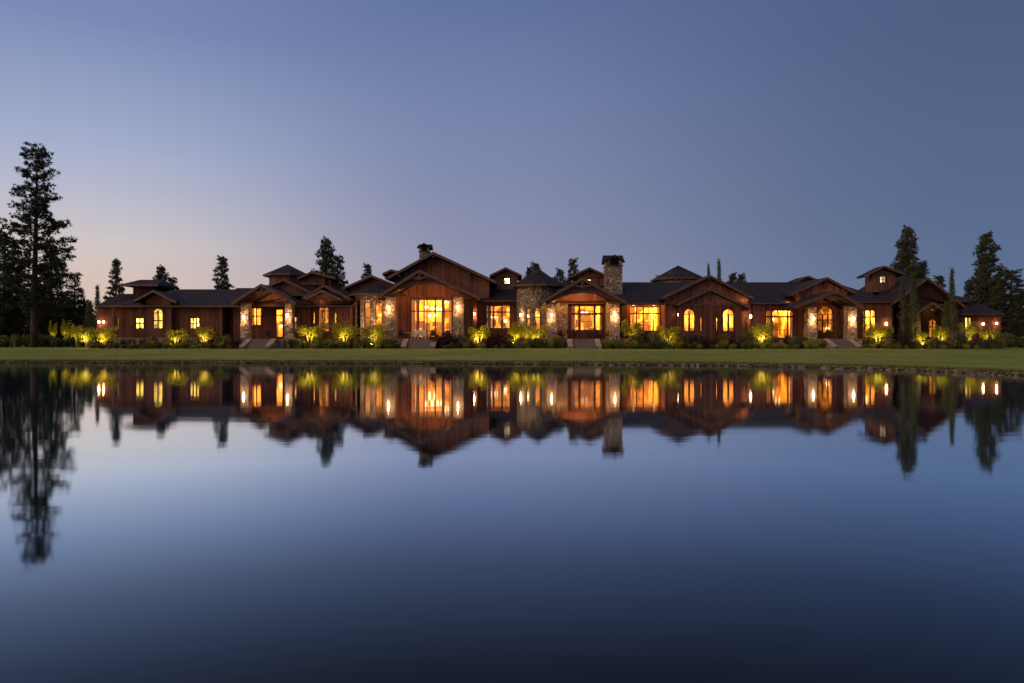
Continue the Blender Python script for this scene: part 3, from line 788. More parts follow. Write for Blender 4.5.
# porch 2
gable((419, 269.8), (377.5, 296), (480, 297), 79.2, 8.5, wall=(384, 474), wz=Z(294.6, 80.1), wy=.9, arch=1.2, truss=True, fth=.34)
pillar(384.2, 395.4, 296.4, 80.1, lamp=307.8, power=46, lx=X(388.8, 80.1)); pillar(452.4, 464, 296.4, 80.1, lamp=307.2, power=46)
lantern(X(474.3, 83.8), 83.8, Z(314, 83.8), 30)
simple_wall('wall', 'siding', X(472.6, 83.8), X(477, 83.8), 83.8, 86, G, Z(299, 83.8))
def chimney(p0, p1, ybot, ytop, Y, cap0, cap1, capy, capb, mat='stone_tower', dep=1.8):
    x0, x1 = X(p0, Y), X(p1, Y); mb = MB(); mb.box(x0, x1, Y, Y + dep, Z(ybot, Y) - 3.4, Z(ytop, Y)); o = mb.build('chimney', M[mat], HOUSE)
    zb, zt2, zc = Z(ytop, Y), Z(capb, Y), Z(capy, Y)
    b = MB(); b.box(x0 - .08, x1 + .08, Y - .08, Y + dep + .08, zb + .001, zb + .14); b.build('coping', M['cap'], o)
    # arched cap house: four posts with an arched opening and a little gabled roof
    a = MB(); w = (x1 - x0); pw = w * .20; z2 = zb + .141
    for s in (0, 1):
        xx = x0 + .06 + s * (w - pw - .12); a.box(xx, xx + pw, Y + .06, Y + dep - .06, z2, zt2 + .04)
    arc = arch_pts(x0 + .06 + pw, x1 - .06 - pw, zt2 - w * .26, 8)
    for p, q in zip(arc, arc[1:]): a.prism_y([p, q, (q[0], zt2 + .3), (p[0], zt2 + .3)], Y + .062, Y + dep - .062)
    a.build('flue_arch', M[mat], o)
    r = MB(); xa, xb = X(cap0, Y), X(cap1, Y); xm = (xa + xb) / 2
    r.slab([(xa, Y - .35, zt2), (xb, Y - .35, zt2), (xb, Y + dep / 2, zc), (xa, Y + dep / 2, zc)], .12)
    r.slab([(xa, Y + dep / 2, zc), (xb, Y + dep / 2, zc), (xb, Y + dep + .35, zt2), (xa, Y + dep + .35, zt2)], .12)
    chevron(r, (xa - .02, zt2 + .02), (xm, zt2 + w * .40), (xb + .02, zt2 + .02), Y - .7, Y + .3, .14)
    r.build('chimney_cap', M['roof'], o)
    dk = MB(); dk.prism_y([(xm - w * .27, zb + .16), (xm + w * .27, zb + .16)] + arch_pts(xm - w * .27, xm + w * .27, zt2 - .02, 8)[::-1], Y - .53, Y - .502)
    dk.build('flue_shade_sheet', M['flue_shade'], o)  # dark sheet on the flue front, shade of an open arch as colour
    fr_ = MB(); fr_.prism_y([(x0 + .05, zb + .142), (x1 - .05, zb + .142), (x1 - .05, zt2 - .10), (xm, zt2 + w * .40 - .16), (x0 + .05, zt2 - .10)], Y - .50, Y + .05)
    fr_.build('flue_front', M[mat], o)
    return o
chimney(419.2, 429.2, 262, 252.4, 90, 417.8, 431.6, 243.6, 247.6, dep=1.5)
# roof between hall and round tower
side_roof(474, 566, 85, 300.2, 92, 282.8, name='main_roof')
YB = 86
block(472.8, 520, YB, 94, Z(301.5, YB), [H(485.8, 510.4, 305.2, 328.8, YB, cuts=(.325, .66), rows=(.71,), mw=.07)], roomkw=dict(power=330, lamps=2))
# dormers behind the ridge
gable((505.6, 267.4), (489.5, 275.2), (522, 275.2), 88.5, 7, wall=(494.7, 517.6), wz=Z(276, 89.2), wy=.7)
def dormer(p0, p1, Y, zb, ztp, win, mat='gable_siding', dep=4):
    hs = [H(*win, Y, cols=2, rows=(.5,), mw=.016)]
    x0, x1 = X(p0, Y), X(p1, Y)
    panel('dormer_wall', M[mat], (0, Y), 0, x0, x1, zb, ztp, hs, fr=.045, extra=lambda mb: (mb.box(x0, x0 + .2, .3, dep, zb, ztp), mb.box(x1 - .2, x1, .3, dep, zb, ztp)))
    fl_ = MB(); fl_.box(x0 + .21, x1 - .21, Y + .31, Y + 1.69, Z(win[3], Y) - .5, Z(win[3], Y) - .4); fl_.build('interior_floor', M['floor'], HOUSE)
    rb = MB(); rb.box(x0 + .21, x1 - .21, Y + 1.7, Y + 1.8, zb, ztp); rb.build('interior_wall', M['room_pale'], HOUSE)
    point((X((win[0] + win[1]) / 2, Y), Y + 1.0, ztp - .4), 150, .15, (1, .86, .6), 'room_light')
dormer(494.7, 517.6, 89.2, Z(290, 89.2), Z(276.1, 89.2), (504, 510.2, 277.8, 284))
# round stone tower
TY = 85; tx = X(536.8, 83); trd = 2.28
nb = 14; ht = {}
zt = Z(285.4, 83)
ht[10] = [dict(f0=.26, f1=.92, z0=PF + .9, z1=Z(307.8, 83), arch=True, cols=1, rows=(.6,), sill=False, fan=(90,))]
ht[9] = [dict(f0=.2, f1=.74, z0=PF + 1.3, z1=Z(307.6, 83), arch=True, cols=1, sill=False, fan=(90,))]
ngon_wall('stone_tower', M['stone_tower'], tx, TY, trd, G - .1, zt, nb, {k: v for k, v in ht.items() if v}, rot=0)
point((tx, TY - .2, PF + 3), 240, .25, (1, .46, .12), 'room_light')
mb = MB(); mb.box(tx - 1.7, tx + 1.7, TY + .6, TY + .7, G, zt - .3); mb.build('interior_wall', M['room'], HOUSE)
mb = MB(); mb.prism_z([(tx + 1.9 * math.cos(2 * math.pi * i / 14), TY + 1.9 * math.sin(2 * math.pi * i / 14)) for i in range(14)], Z(300, 83), Z(299, 83)); mb.build('interior_ceiling', M['room'], HOUSE)
cone_roof(tx + .2, TY, 3.0, zt + .12, Z(268.4, 85), 12, name='tower_roof')
# round window of the tower
ow = MB(); wx, wz_ = X(538.5, 82.6), Z(293.8, 82.7); yy = TY - trd * math.cos(.15) - .02
for k in range(16):
    a0, a1 = 2 * math.pi * k / 16, 2 * math.pi * (k + 1) / 16
    ow.prism_y([(wx + .24 * math.cos(a0), wz_ + .24 * math.sin(a0)), (wx + .34 * math.cos(a0), wz_ + .34 * math.sin(a0)), (wx + .34 * math.cos(a1), wz_ + .34 * math.sin(a1)), (wx + .24 * math.cos(a1), wz_ + .24 * math.sin(a1))], yy - .1, yy + .3)
rw = ow.build('round_window', M['cap'], HOUSE)
ow = MB(); ow.prism_y([(wx + .25 * math.cos(2 * math.pi * k / 16), wz_ + .25 * math.sin(2 * math.pi * k / 16)) for k in range(16)], yy - .04, yy + .1); ow.build('pane', M['metal'], rw)
lantern(X(520.6, 83.7), TY - 1.42, Z(314.8, 83), 22)

# ---- porch 3 ----------------------------------------------------------------
Y3 = 85
block(555.5, 606, Y3, 94, Z(301, Y3), [H(570.8, 603.2, 305.2, 330.6, Y3, cuts=(.27, .74), rows=(.66,), mw=.10, partial=((.27, .74, .36),))], mat='siding', roomkw=dict(power=420, lamps=2, col=(1, .58, .22)))
simple_wall('stone_pier', 'stone', X(555.6, 84.6), X(567.5, 84.6), 84.55, 84.98, G, Z(303, 84.6))
simple_wall('stone_pier', 'stone', 10.92, 11.5, 81.5, 84.98, G, Z(303, 84.6))
gable((582.3, 277.8), (541, 301.4), (627.5, 302), 79.4, 9, wall=(546, 621), wz=Z(303, 80.3), wy=.9, arch=1.15, mat='timber', rear=(Y3 + .02, 555, 607, Z(301, Y3) + .01), truss=True, fth=.34, brackets=())
pillar(546, 556.8, 303.6, 80.3, lamp=315.2, power=48); pillar(609.8, 620.4, 303.6, 80.3, lamp=314.8, power=48, lx=X(614.6, 80.3))
gable((589.4, 267.4), (570, 276.2), (607.5, 275.6), 90, 7, wall=(574, 606), wz=Z(277, 90.7), wy=.7)
dormer(577, 606, 90.7, Z(292, 90), Z(277.2, 90.7), (587.2, 591, 278.8, 283))
chimney(605.7, 622.4, 296, 266.4, 87.5, 603.8, 624, 254.4, 261.8, dep=1.9)

# ---- centre right -----------------------------------------------------------
side_roof(560, 802, 84.6, 302.6, 92, 282.2, name='main_roof')
side_roof(800, 893, 84.4, 301.5, 92, 282.2, hip1=3.5, name='main_roof')
Y4 = 86.3
block(621, 663.5, Y4, 94, Z(303.5, Y4), [H(630, 660.5, 306.6, 331.5, Y4, cuts=(.22, .44, .76), rows=(.72,), mw=.06)], roomkw=dict(power=420, lamps=2, col=(1, .56, .18)))
# octagonal roof lantern behind
cx, cy = X(678, 96), 96
ngon_wall('tower_wall', M['stone_tower'], cx, cy, 3.0, Z(286, 96), Z(278, 96), 8, {})
cone_roof(cx, cy, 3.6, Z(279.2, 96), Z(265.4, 96), 8)
# gable 4, double
block(665, 751, 83.9, 94, Z(304, 83.9), [H(676.6, 679.4, 315.5, 331.5, 83.9, cols=1), H(745, 747, 317, 331, 83.9, cols=1)], roomkw=dict(power=120, lamps=1, furn=False))
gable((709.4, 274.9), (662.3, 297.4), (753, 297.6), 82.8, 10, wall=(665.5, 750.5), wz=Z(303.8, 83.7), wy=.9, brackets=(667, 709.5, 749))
block(682, 741, 81.6, 83.85, Z(306, 81.6), [H(683.6, 695.2, 308.6, 331.7, 81.6, arch=True, cols=2, mw=.09), H(699.9, 702.4, 316.8, 331.5, 81.6, cols=1), H(715.6, 718.1, 316.8, 331.5, 81.6, cols=1), H(722.6, 734.4, 308.6, 331.7, 81.6, arch=True, cols=2, mw=.09)], roomkw=dict(power=150, lamps=2, furn=False, span=(682.6, 740.4)))
gable((710, 288.4), (678.5, 303.2), (750.6, 307.4), 80.9, 3.2, wall=(682.2, 741), wz=Z(306, 81.5), wy=.62, brackets=(710,))
bb = MB(); bb.box(X(703.5, 81.6), X(714.6, 81.6), 81.25, 81.597, G, Z(306, 81.6)); bb.build('wall', M['siding'], HOUSE)
lantern(X(749.4, 83.8), 83.6, Z(316.6, 83.6), 26)
lantern(X(678, 83.8), 83.7, Z(314.8, 83.6), 14, .8)
# wing with window group
block(752, 806.5, 85.2, 94, Z(302.5, 85.2), [H(765.8, 793.8, 310, 338.4, 85.2, cuts=(.22, .80), rows=(.76,), mw=.08, partial=((.22, .8, .30),))], roomkw=dict(power=420, lamps=2, col=(1, .58, .2)))
footing(752.3, 806, 84.9, 339.5)
# porch 5
block(806.7, 861, 84.8, 94, Z(302.5, 84.8), [H(817.3, 833.8, 306, 333, 84.8, arch=True, cuts=(.34, .66), rows=(.48,), mw=.06)], roomkw=dict(power=300, lamps=1))
gable((808, 275.8), (794, 281.5), (822, 281.5), 93, 4, wall=(797, 819), wz=Z(284, 93.5), wy=.6)
gable((827, 277.2), (791.6, 293.8), (855.4, 292.4), 84, 9, wall=(798.5, 847), wz=Z(303.2, 84.6), wy=.7, brackets=(805, 827, 843))
gable((835.6, 290.6), (794.5, 306.6), (862.5, 305), 79.6, 5.2, wall=(807, 858), wz=Z(305.8, 80.5), wy=.9, arch=1.1, truss=True, fth=.33)
pillar(807.6, 817.6, 307, 80.5, lamp=318.6, power=46); pillar(847.6, 857.8, 307, 80.5, lamp=318.6, power=46)
block(861.2, 892, 84.6, 94, Z(302.5, 84.6), [H(862, 876, 310, 338, 84.6, cuts=(.22, .62), rows=(.75,), mw=.07)], roomkw=dict(power=260, lamps=1, col=(1, .62, .25)))
footing(861.3, 892, 84.3, 339.5)
lantern(X(885.4, 84.6), 84.6, Z(323.8, 84.6), 14)
# cupola above
gable((884, 265.8), (864.5, 275.4), (905, 273.8), 89, 2.0, wall=(872.4, 895), wz=Z(275.2, 89.8), wy=.8, fth=.24)
dormer(872.4, 895, 89.8, Z(292, 89.8), Z(275.3, 89.8), (880, 886.4, 276.2, 282.6), dep=1.9)
# east wing
side_roof(884, 968, 87, 300.5, 94, 276.5, hip0=3.0, hip1=4, name='main_roof')
block(892.3, 918, 87, 94, Z(301.5, 87), [H(904.8, 910.2, 317.6, 329.6, 87, cols=1, rows=(.5,))], roomkw=dict(mat='room_pale', power=110, col=(.95, .95, .35)))
gable((927.5, 277.5), (893, 302.5), (965, 306.5), 83.6, 9, wall=(905, 962), wz=Z(306, 84.6), wy=1.0, brackets=(915, 955), mat='shaded_siding')  # wall colour darkened to carry the shade under the eaves
block(905, 962.5, 84.6, 94, Z(306, 84.6), [H(928.6, 937.6, 318.8, 338, 84.6, arch=True, cols=2, rows=(.4,), name='glass_door')], mat='shaded_siding', roomkw=dict(power=170, lamps=1, col=(1, .62, .2), span=(922, 945)))
gable((932.5, 302.2), (913.5, 314.5), (951.5, 315.5), 82.4, 2.15, wall=(920, 946), wz=Z(315.5, 83), wy=.6, arch=.9, fth=.3, mat='shaded_siding')
pillar(917.5, 921.5, 315.4, 83, dep=.6); pillar(944, 948, 315.4, 83, dep=.6)
side_roof(934, 976, 88, 299.5, 94, 290, hip1=2.5, name='main_roof')
side_roof(960.5, 1004.5, 84.6, 313.6, 88.5, 303, hip1=.6, name='main_roof')
block(963, 1001, 85.6, 92, Z(314.2, 85.6), [H(964.8, 972.3, 317, 331, 85.6, cols=2)], roomkw=dict(mat='room_pale', power=120, col=(1, .8, .3), span=(963.6, 976)))
lantern(X(982, 85.6), 85.6, Z(324, 85.6), 6, .75); lantern(X(995.4, 85.6), 85.6, Z(323.4, 85.6), 6, .75)
# west end lanterns
lantern(X(100, 88.8), 88.8, Z(322, 88.8), 8, .8); lantern(X(104.6, 88.8), 88.8, Z(322, 88.8), 8, .8)
# south-east back wing seen over the roofs
simple_wall('wall', 'siding', X(240, 90), X(955, 90), 96.5, 97, G, Z(300, 90))

# ceiling lights of the porches and the glow they give
def downlight(px, py, Y, power, up=.0):
    x, z = X(px, Y), Z(py, Y)
    if 630 > px or px > 660:      # recessed out of sight behind the header beams
        point((x, Y, z + .3), power * 5, .15, (1, .50, .18), 'porch_light'); return
    mb = MB(); mb.tube([(x, Y, z + .06), (x, Y, z)], [.13, .13], 10); o = mb.build('downlight', M['metal'], HOUSE)
    g = MB(); g.tube([(x, Y, z - .001), (x, Y, z - .02)], [.11, .11], 10); g.build('downlight_lens', M['down'], o)
    point((x, Y, z - .15), power * 3, .1, (1, .50, .18), 'downlight_light')
for a in [(633.5, 305.4, 85.4, 34), (654, 305.4, 85.4, 34), (270, 300.5, 82.6, 34), (250, 302, 82.6, 16), (420, 293, 82.6, 40), (447, 293, 82.6, 40), (402, 296, 82.4, 22), (572, 298, 82.8, 46), (594, 298, 82.8, 46), (558, 303, 82.8, 20), (828, 302.5, 82.6, 22), (848, 303.5, 82.8, 12), (932, 313, 83.9, 5), (745, 303.5, 83.2, 6) , (480, 303.4, 85.1, 8), (788, 304, 84.6, 8), (321, 303.5, 83.1, 7), (183, 307.5, 83.4, 5)]:
    downlight(*a)

for px, zt_, Y in [(171.6, 306.5, 83.9), (222.3, 306.5, 83.9), (299.2, 305, 83.6), (350.2, 303, 83.6), (520, 303, 85.9), (662, 304, 85.9), (752.4, 304, 85.1), (805.8, 304, 85.1), (891.8, 303, 84.5), (962, 315, 84.5), (114, 307, 83.9)]:
    mb = MB(); x = X(px, Y); mb.tube([(x, Y - .05, G), (x, Y - .05, Z(zt_, Y) - .25), (x, Y - .45, Z(zt_, Y) - .02)], [.05, .05, .05], 6); mb.build('downpipe', M['metal'], HOUSE)
for px, py, Y in [(205, 293, 88.6), (240, 292.5, 89), (640, 287.5, 90.4), (655, 290, 89.4), (770, 286.5, 90.6), (783, 291, 88.9), (872, 288, 89.8), (487, 288, 90.3)]:
    mb = MB(); x, z = X(px, Y), Z(py, Y); mb.tube([(x, Y, z - .9), (x, Y, z + .12)], [.07, .07], 7); mb.tube([(x, Y, z + .121), (x, Y, z + .2)], [.13, .05], 7); mb.build('roof_vent', M['metal'], HOUSE)

# ------------------------------------------------------------------ terraces and steps
def terrace(p0, p1, y0, y1, ztop=PF, lip=True):
    x0, x1 = X(p0, y0), X(p1, y0)
    mb = MB(); mb.box(x0, x1, y0, y1, G - .2, ztop - .10); t = mb.build('stone_terrace', M['stone'], HOUSE)
    mb = MB(); mb.box(x0 - .08, x1 + .08, y0 - .1, y1, ztop - .099, ztop); mb.build('patio_floor', M['paver'], t)
terrace(236, 297, 79.8, 84.55); terrace(380, 476, 79.6, 84.3); terrace(538, 662, 79.8, 84.5); terrace(802, 862, 79.9, 84.2); terrace(914, 950, 82.4, 84.3)

def steps(px0, px1, label, Yt=79.55, n=5):
    """stone steps down from a terrace between two sloping cheek walls"""
    d = .38; h = (PF - .1 - G) / n; xa, xb = X(px0, Yt), X(px1, Yt); xm = (xa + xb) / 2
    e = empty('stone_steps', (xm, Yt - n * d, G), label, 'steps', 'steps down from the terraces')
    for k in range(n):
        mb = MB(); y1 = Yt - k * d
        mb.box(xa + .5, xb - .5, y1 - d, y1 + (0 if k else .0), G - .1, PF - .1 - k * h - .02)
        mb.box(xa + .5, xb - .5, y1 - d - .03, y1 - .002, PF - .1 - k * h - .019, PF - .1 - k * h + .03)
        mb.build('step', M['paver'], e)
    for s in (0, 1):
        x0 = xa if s == 0 else xb - .48
        mb = MB(); ya, yb = Yt - n * d - .25, Yt - .02
        mb.poly([(x0, ya, G - .1), (x0 + .48, ya, G - .1), (x0 + .48, yb, G - .1), (x0, yb, G - .1), (x0, ya, G + .16), (x0 + .48, ya, G + .16), (x0 + .48, yb, PF - .06), (x0, yb, PF - .06)],
                [(3, 2, 1, 0), (4, 5, 6, 7), (0, 1, 5, 4), (1, 2, 6, 5), (2, 3, 7, 6), (3, 0, 4, 7)])
        w = mb.build('cheek_wall', M['stone'], e)
        c = MB(); c.poly([(x0 - .04, ya - .04, G + .162), (x0 + .52, ya - .04, G + .162), (x0 + .52, yb, PF - .058), (x0 - .04, yb, PF - .058), (x0 - .04, ya - .04, G + .25), (x0 + .52, ya - .04, G + .25), (x0 + .52, yb, PF + .03), (x0 - .04, yb, PF + .03)],
                        [(3, 2, 1, 0), (4, 5, 6, 7), (0, 1, 5, 4), (1, 2, 6, 5), (2, 3, 7, 6), (3, 0, 4, 7)]); c.build('coping', M['cap'], w)
steps(247, 276, 'stone steps between pale cheek walls below the left porch')
steps(404, 437, 'wide stone steps in front of the tall many-paned main window')
steps(567, 599, 'brown stone steps below the gabled dining porch beside the tall chimney')
steps(824, 852, 'dark stone steps below the right porch between rough pale cheek walls')

# ------------------------------------------------------------------ patio furniture and lamps
def chair(x, y, rot, label, group, mat='darkfabric', z=PF):
    e = empty('patio_chair', (x, y, z), label, 'chair', group); e.rotation_euler.z = rot
    def part(n, m, f): mb = MB(); f(mb); me = mb.build(n, m); me.parent = e
    part('seat', M[mat], lambda b: b.box(-.28, .28, -.27, .27, .38, .50))
    part('backrest', M[mat], lambda b: b.poly([(-.28, .22, .5), (.28, .22, .5), (.28, .30, .5), (-.28, .30, .5), (-.27, .32, 1.02), (.27, .32, 1.02), (.27, .39, 1.0), (-.27, .39, 1.0)], [(3, 2, 1, 0), (4, 5, 6, 7), (0, 1, 5, 4), (1, 2, 6, 5), (2, 3, 7, 6), (3, 0, 4, 7)]))
    for s in (-1, 1):
        part('armrest', M[mat], lambda b: (b.box(s * .30 - .04, s * .30 + .04, -.26, .26, .64, .69), b.box(s * .30 - .03, s * .30 + .03, -.24, -.18, .5, .64)))
        for t in (-1, 1): part('leg', M['metal'] if mat != 'fabric' else M[mat], lambda b: b.box(s * .24 - .03, s * .24 + .03, t * .23 - .03, t * .23 + .03, 0, .38))
    return e
def table(x, y, label, r=.9, z=PF, mat='timber'):
    e = empty('patio_table', (x, y, z), label, 'table')
    mb = MB(); mb.tube([(0, 0, .70), (0, 0, .76)], [r, r], 20); t = mb.build('tabletop', M[mat]); t.parent = e
    for a in range(4):
        mb = MB(); c, s = math.cos(a * math.pi / 2 + .78) * r * .6, math.sin(a * math.pi / 2 + .78) * r * .6
        mb.tube([(c, s, .70), (c * 1.2, s * 1.2, 0)], [.04, .03], 6); l = mb.build('leg', M['metal']); l.parent = e
g1 = 'chairs on the main patio'
chair(X(414.5, 81.9), 81.9, -.5, 'cream patio chair behind the left end of the main steps, leftmost pale one', g1, 'fabric')
chair(X(420.5, 82.6), 82.6, .3, 'cream patio chair in the middle of the main patio, second pale one', g1, 'fabric')
chair(X(425.5, 81.8), 81.8, 2.6, 'cream patio chair with its back to the pond at the window post', g1, 'fabric')
chair(X(433, 82.2), 82.2, .1, 'dark patio chair right of the cream chairs on the main patio', g1)
chair(X(447, 82.3), 82.3, -.2, 'dark patio chair beside the right pillar of the main patio', g1)
chair(X(402, 82.0), 82.0, .5, 'dark patio chair beside the left pillar of the main patio', g1)
table(X(409.5, 82.8), 82.8, 'pale round patio table left of the cream chairs on the main patio', .8, mat='fabric')
g2 = 'chairs round the dining table'
table(X(585, 82.3), 82.3, 'round dining table on the porch beside the tall chimney', 1.0)
for px, yy_, rr, lb in [(571, 81.9, .9, 'dark wicker chair at the left end of the porch dining table'), (577.5, 83.2, .2, 'dark wicker chair behind the porch dining table on its left'), (579.5, 81.3, 3.0, 'dark wicker chair with its back to the steps, left of two'),
                        (590.5, 81.3, 3.3, 'dark wicker chair with its back to the steps, right of two'), (592, 83.2, -.1, 'dark wicker chair behind the porch dining table on its right'), (598.5, 82.0, -1.1, 'dark wicker chair at the right end of the porch dining table'), (606, 81.6, -1.3, 'dark armchair standing close to the right pillar of the dining porch'), (561.5, 82.6, .4, 'dark armchair by the stone pier left of the dining table')]:
    chair(X(px, yy_), yy_, rr, lb, g2)
g3 = 'chairs on the right porch'
chair(X(822, 82.2), 82.2, .4, 'dark patio chair just right of the left pillar of the right porch', g3)
chair(X(829, 82.6), 82.6, -.3, 'dark patio chair behind the steps of the right porch', g3)
chair(X(842.5, 82.6), 82.6, .2, 'dark patio chair in front of the shaded wall of the right porch', g3)
chair(X(268, 82.6), 82.6, .2, 'dark patio chair left of the glass door on the left porch', 'chair on the left porch')
chair(X(789, 84.0), 84.0, .2, 'dark chair on the gravel before the window group left of the right porch', 'chair by the window group', z=G + .4)

def bulb(x, y, z, label, top, r=.16, kind='pendant_lamp', group='pendant lamps in the main hall'):
    e = empty(kind, (x, y, z), label, 'lamp', group)
    mb = MB()
    n = 8
    for k in range(n):
        pass
    mb.tube([(0, 0, -r), (0, 0, -r * .7), (0, 0, 0), (0, 0, r * .7), (0, 0, r)], [r * .3, r * .75, r, r * .75, r * .3], 10)
    o = mb.build('lamp_shade', M['lamp_white'], smooth=True); o.parent = e
    mb = MB(); mb.tube([(0, 0, r), (0, 0, top - z)], [.012, .012], 4); o = mb.build('cord', M['metal']); o.parent = e
    return e
hz = Z(293, YH) - .1
for px, py, lb in [(426.6, 307.2, 'largest glowing pendant at the left of the row in the main window'), (432.2, 308.2, 'second glowing pendant from the left in the main window row'), (437.6, 309, 'third glowing pendant from the left in the main window row'), (441.8, 309.4, 'smallest glowing pendant at the right end of the row in the main window')]:
    bulb(X(px, 88), 88, Z(py, 88), lb, hz, .22)
bulb(X(429.5, 88.6), 88.6, Z(315.5, 88.6), 'low amber pendant below the row behind the main window, left one', hz, .2)
bulb(X(434.8, 88.6), 88.6, Z(315.5, 88.6), 'low amber pendant below the row behind the main window, right one', hz, .2)
def chandelier(px, py, Y, label, top, n=6, r=.5, s=.075):
    x, z = X(px, Y), Z(py, Y)
    e = empty('chandelier', (x, Y, z), label, 'chandelier', 'chandeliers behind the windows')
    mb = MB()
    for k in range(n):
        a, b = 2 * math.pi * k / n, 2 * math.pi * (k + 1) / n
        mb.tube([(r * math.cos(a), r * math.sin(a), 0), (r * math.cos(b), r * math.sin(b), 0)], [.02, .02], 5)
        mb.tube([(r * math.cos(a), r * math.sin(a), 0), (0, 0, .5)], [.012, .012], 4)
    mb.tube([(0, 0, .5), (0, 0, top - z)], [.015, .015], 4)
    o = mb.build('ring', M['metal']); o.parent = e
    for k in range(n):
        a = 2 * math.pi * k / n; mb = MB(); mb.tube([(r * math.cos(a), r * math.sin(a), .02), (r * math.cos(a), r * math.sin(a), .22)], [s, s * .8], 7)
        o = mb.build('candle_lamp', M['lamp_white']); o.parent = e
chandelier(448.3, 303.5, 88, 'ring chandelier high in the right end of the main window', hz, 8, .42, .07)
chandelier(584.5, 313.8, 87.5, 'ring chandelier over the room behind the dining porch', Z(303, Y3), 6, .34, .12)
chandelier(773.5, 312, 87.5, 'chandelier in the transom of the window group left of the right porch', Z(305, 85.2), 8, .7, .08)
chandelier(494, 318.3, 88.4, 'chandelier behind the window between main gable and round tower', Z(304, YB), 5, .4, .07)
chandelier(864.5, 313.6, 87.5, 'chandelier behind the window right of the right porch', Z(305, 85.2), 5, .3, .08)
chandelier(362, 308, 86.0, 'small chandelier inside the curved stone bay', Z(297, 86), 5, .3, .08)
def floor_lamp(px, py, Y, label, z0=PF):
    x = X(px, Y); z = Z(py, Y)
    e = empty('floor_lamp', (x, Y, z0), label, 'lamp', 'floor lamps behind the windows')
    mb = MB(); mb.tube([(0, 0, 0), (0, 0, .03), (0, 0, .04), (0, 0, z - z0)], [.14, .14, .015, .015], 8); o = mb.build('stand', M['metal']); o.parent = e
    mb = MB(); mb.tube([(0, 0, z - z0 - .14), (0, 0, z - z0 + .14)], [.22, .13], 12); o = mb.build('lamp_shade', M['lamp_white']); o.parent = e
floor_lamp(487.8, 316.8, 88, 'floor lamp left behind the window beside the main gable')
floor_lamp(505.5, 321, 88.2, 'floor lamp right behind the window beside the main gable')
floor_lamp(827.5, 328, 87, 'floor lamp low behind the arched window of the right porch')
floor_lamp(772.5, 319.2, 88, 'floor lamp behind the window group left of the right porch')
floor_lamp(527.5, 316, 84.9, 'lamp behind the left arched window of the round tower', z0=PF)
floor_lamp(281, 326, 87.5, 'floor lamp behind the glass door of the left porch')

# curtains hanging inside window edges
def curtain(px, Y, w, t, b, side=1):
    x = X(px, Y); mb = MB(); n = 6; z0, z1 = Z(b, Y), Z(t, Y)
    P = [(x + w * i / n, Y + (.05 if i % 2 else -.05)) for i in range(n + 1)]
    for p, q in zip(P, P[1:]):
        mb.poly([(p[0], p[1], z0), (q[0], q[1], z0), (q[0], q[1] + .02, z0), (p[0], p[1] + .02, z0), (p[0], p[1], z1), (q[0], q[1], z1), (q[0], q[1] + .02, z1), (p[0], p[1] + .02, z1)],
                [(3, 2, 1, 0), (4, 5, 6, 7), (0, 1, 5, 4), (1, 2, 6, 5), (2, 3, 7, 6), (3, 0, 4, 7)])
    mb.build('curtain', M['curtain'], HOUSE)
for c in [(411.5, 85.95, .45, 297, 336), (449, 85.95, .4, 297, 336), (571.5, 85.8, .4, 305, 331), (600, 85.8, .35, 305, 331), (486, 86.8, .35, 305, 329), (631, 87, .4, 306, 331), (657.5, 87, .4, 306, 331), (766.5, 86, .5, 310, 338), (789.5, 86, .45, 310, 338), (252, 85.4, .3, 307, 326), (818, 85.5, .4, 307, 333), (831, 85.5, .3, 307, 333)]:
    curtain(*c)
# timber posts and a screen inside the main hall, seen through the big window
for px, w in ((417, .09), (424, .06), (442.5, .10), (451, .12)):
    mb = MB(); x = X(px, 87.2); mb.box(x - w, x + w, 87.2, 87.5, PF, hz); mb.build('interior_post', M['timber'], HOUSE)
mb = MB(); mb.box(X(436, 93), X(440, 93), 94.4, 94.6, PF, PF + 2.3); mb.build('interior_door', M['dark_room'], HOUSE)

# ------------------------------------------------------------------ vegetation builders
def leaves(centers, size, aspect=1.7, up=.0, normals=None, flat=False):
    """one small leaf-shaped quad per centre, random orientation"""
    n = len(centers); C = np.asarray(centers, dtype=float)
    d = RNG.normal(size=(n, 3)); d[:, 2] += up; d /= np.linalg.norm(d, axis=1)[:, None]
    e = RNG.normal(size=(n, 3)); e -= d * (e * d).sum(1)[:, None]; e /= np.linalg.norm(e, axis=1)[:, None]
    s = (size * RNG.uniform(.6, 1.4, n))[:, None]
    q = np.stack([C - d * s * aspect * .5, C + e * s * .5, C + d * s * aspect * .5, C - e * s * .5], 1)
    return q.reshape(-1, 3)

def needle_tufts(P, D, size, n=14):
    """spiky sprays of narrow triangles at P pointing roughly along D"""
    P = np.repeat(P, n, 0); D = np.repeat(D, n, 0); k = len(P)
    d = D * .55 + RNG.normal(size=(k, 3)) * .75; d /= np.linalg.norm(d, axis=1)[:, None]
    e = RNG.normal(size=(k, 3)); e -= d * (e * d).sum(1)[:, None]; e /= np.linalg.norm(e, axis=1)[:, None]
    L = (size * RNG.uniform(.55, 1.25, k))[:, None]; w = L * .17
    s = P + RNG.normal(size=(k, 3)) * size * .22
    return np.stack([s - e * w, s + e * w, s + d * L], 1).reshape(-1, 3)

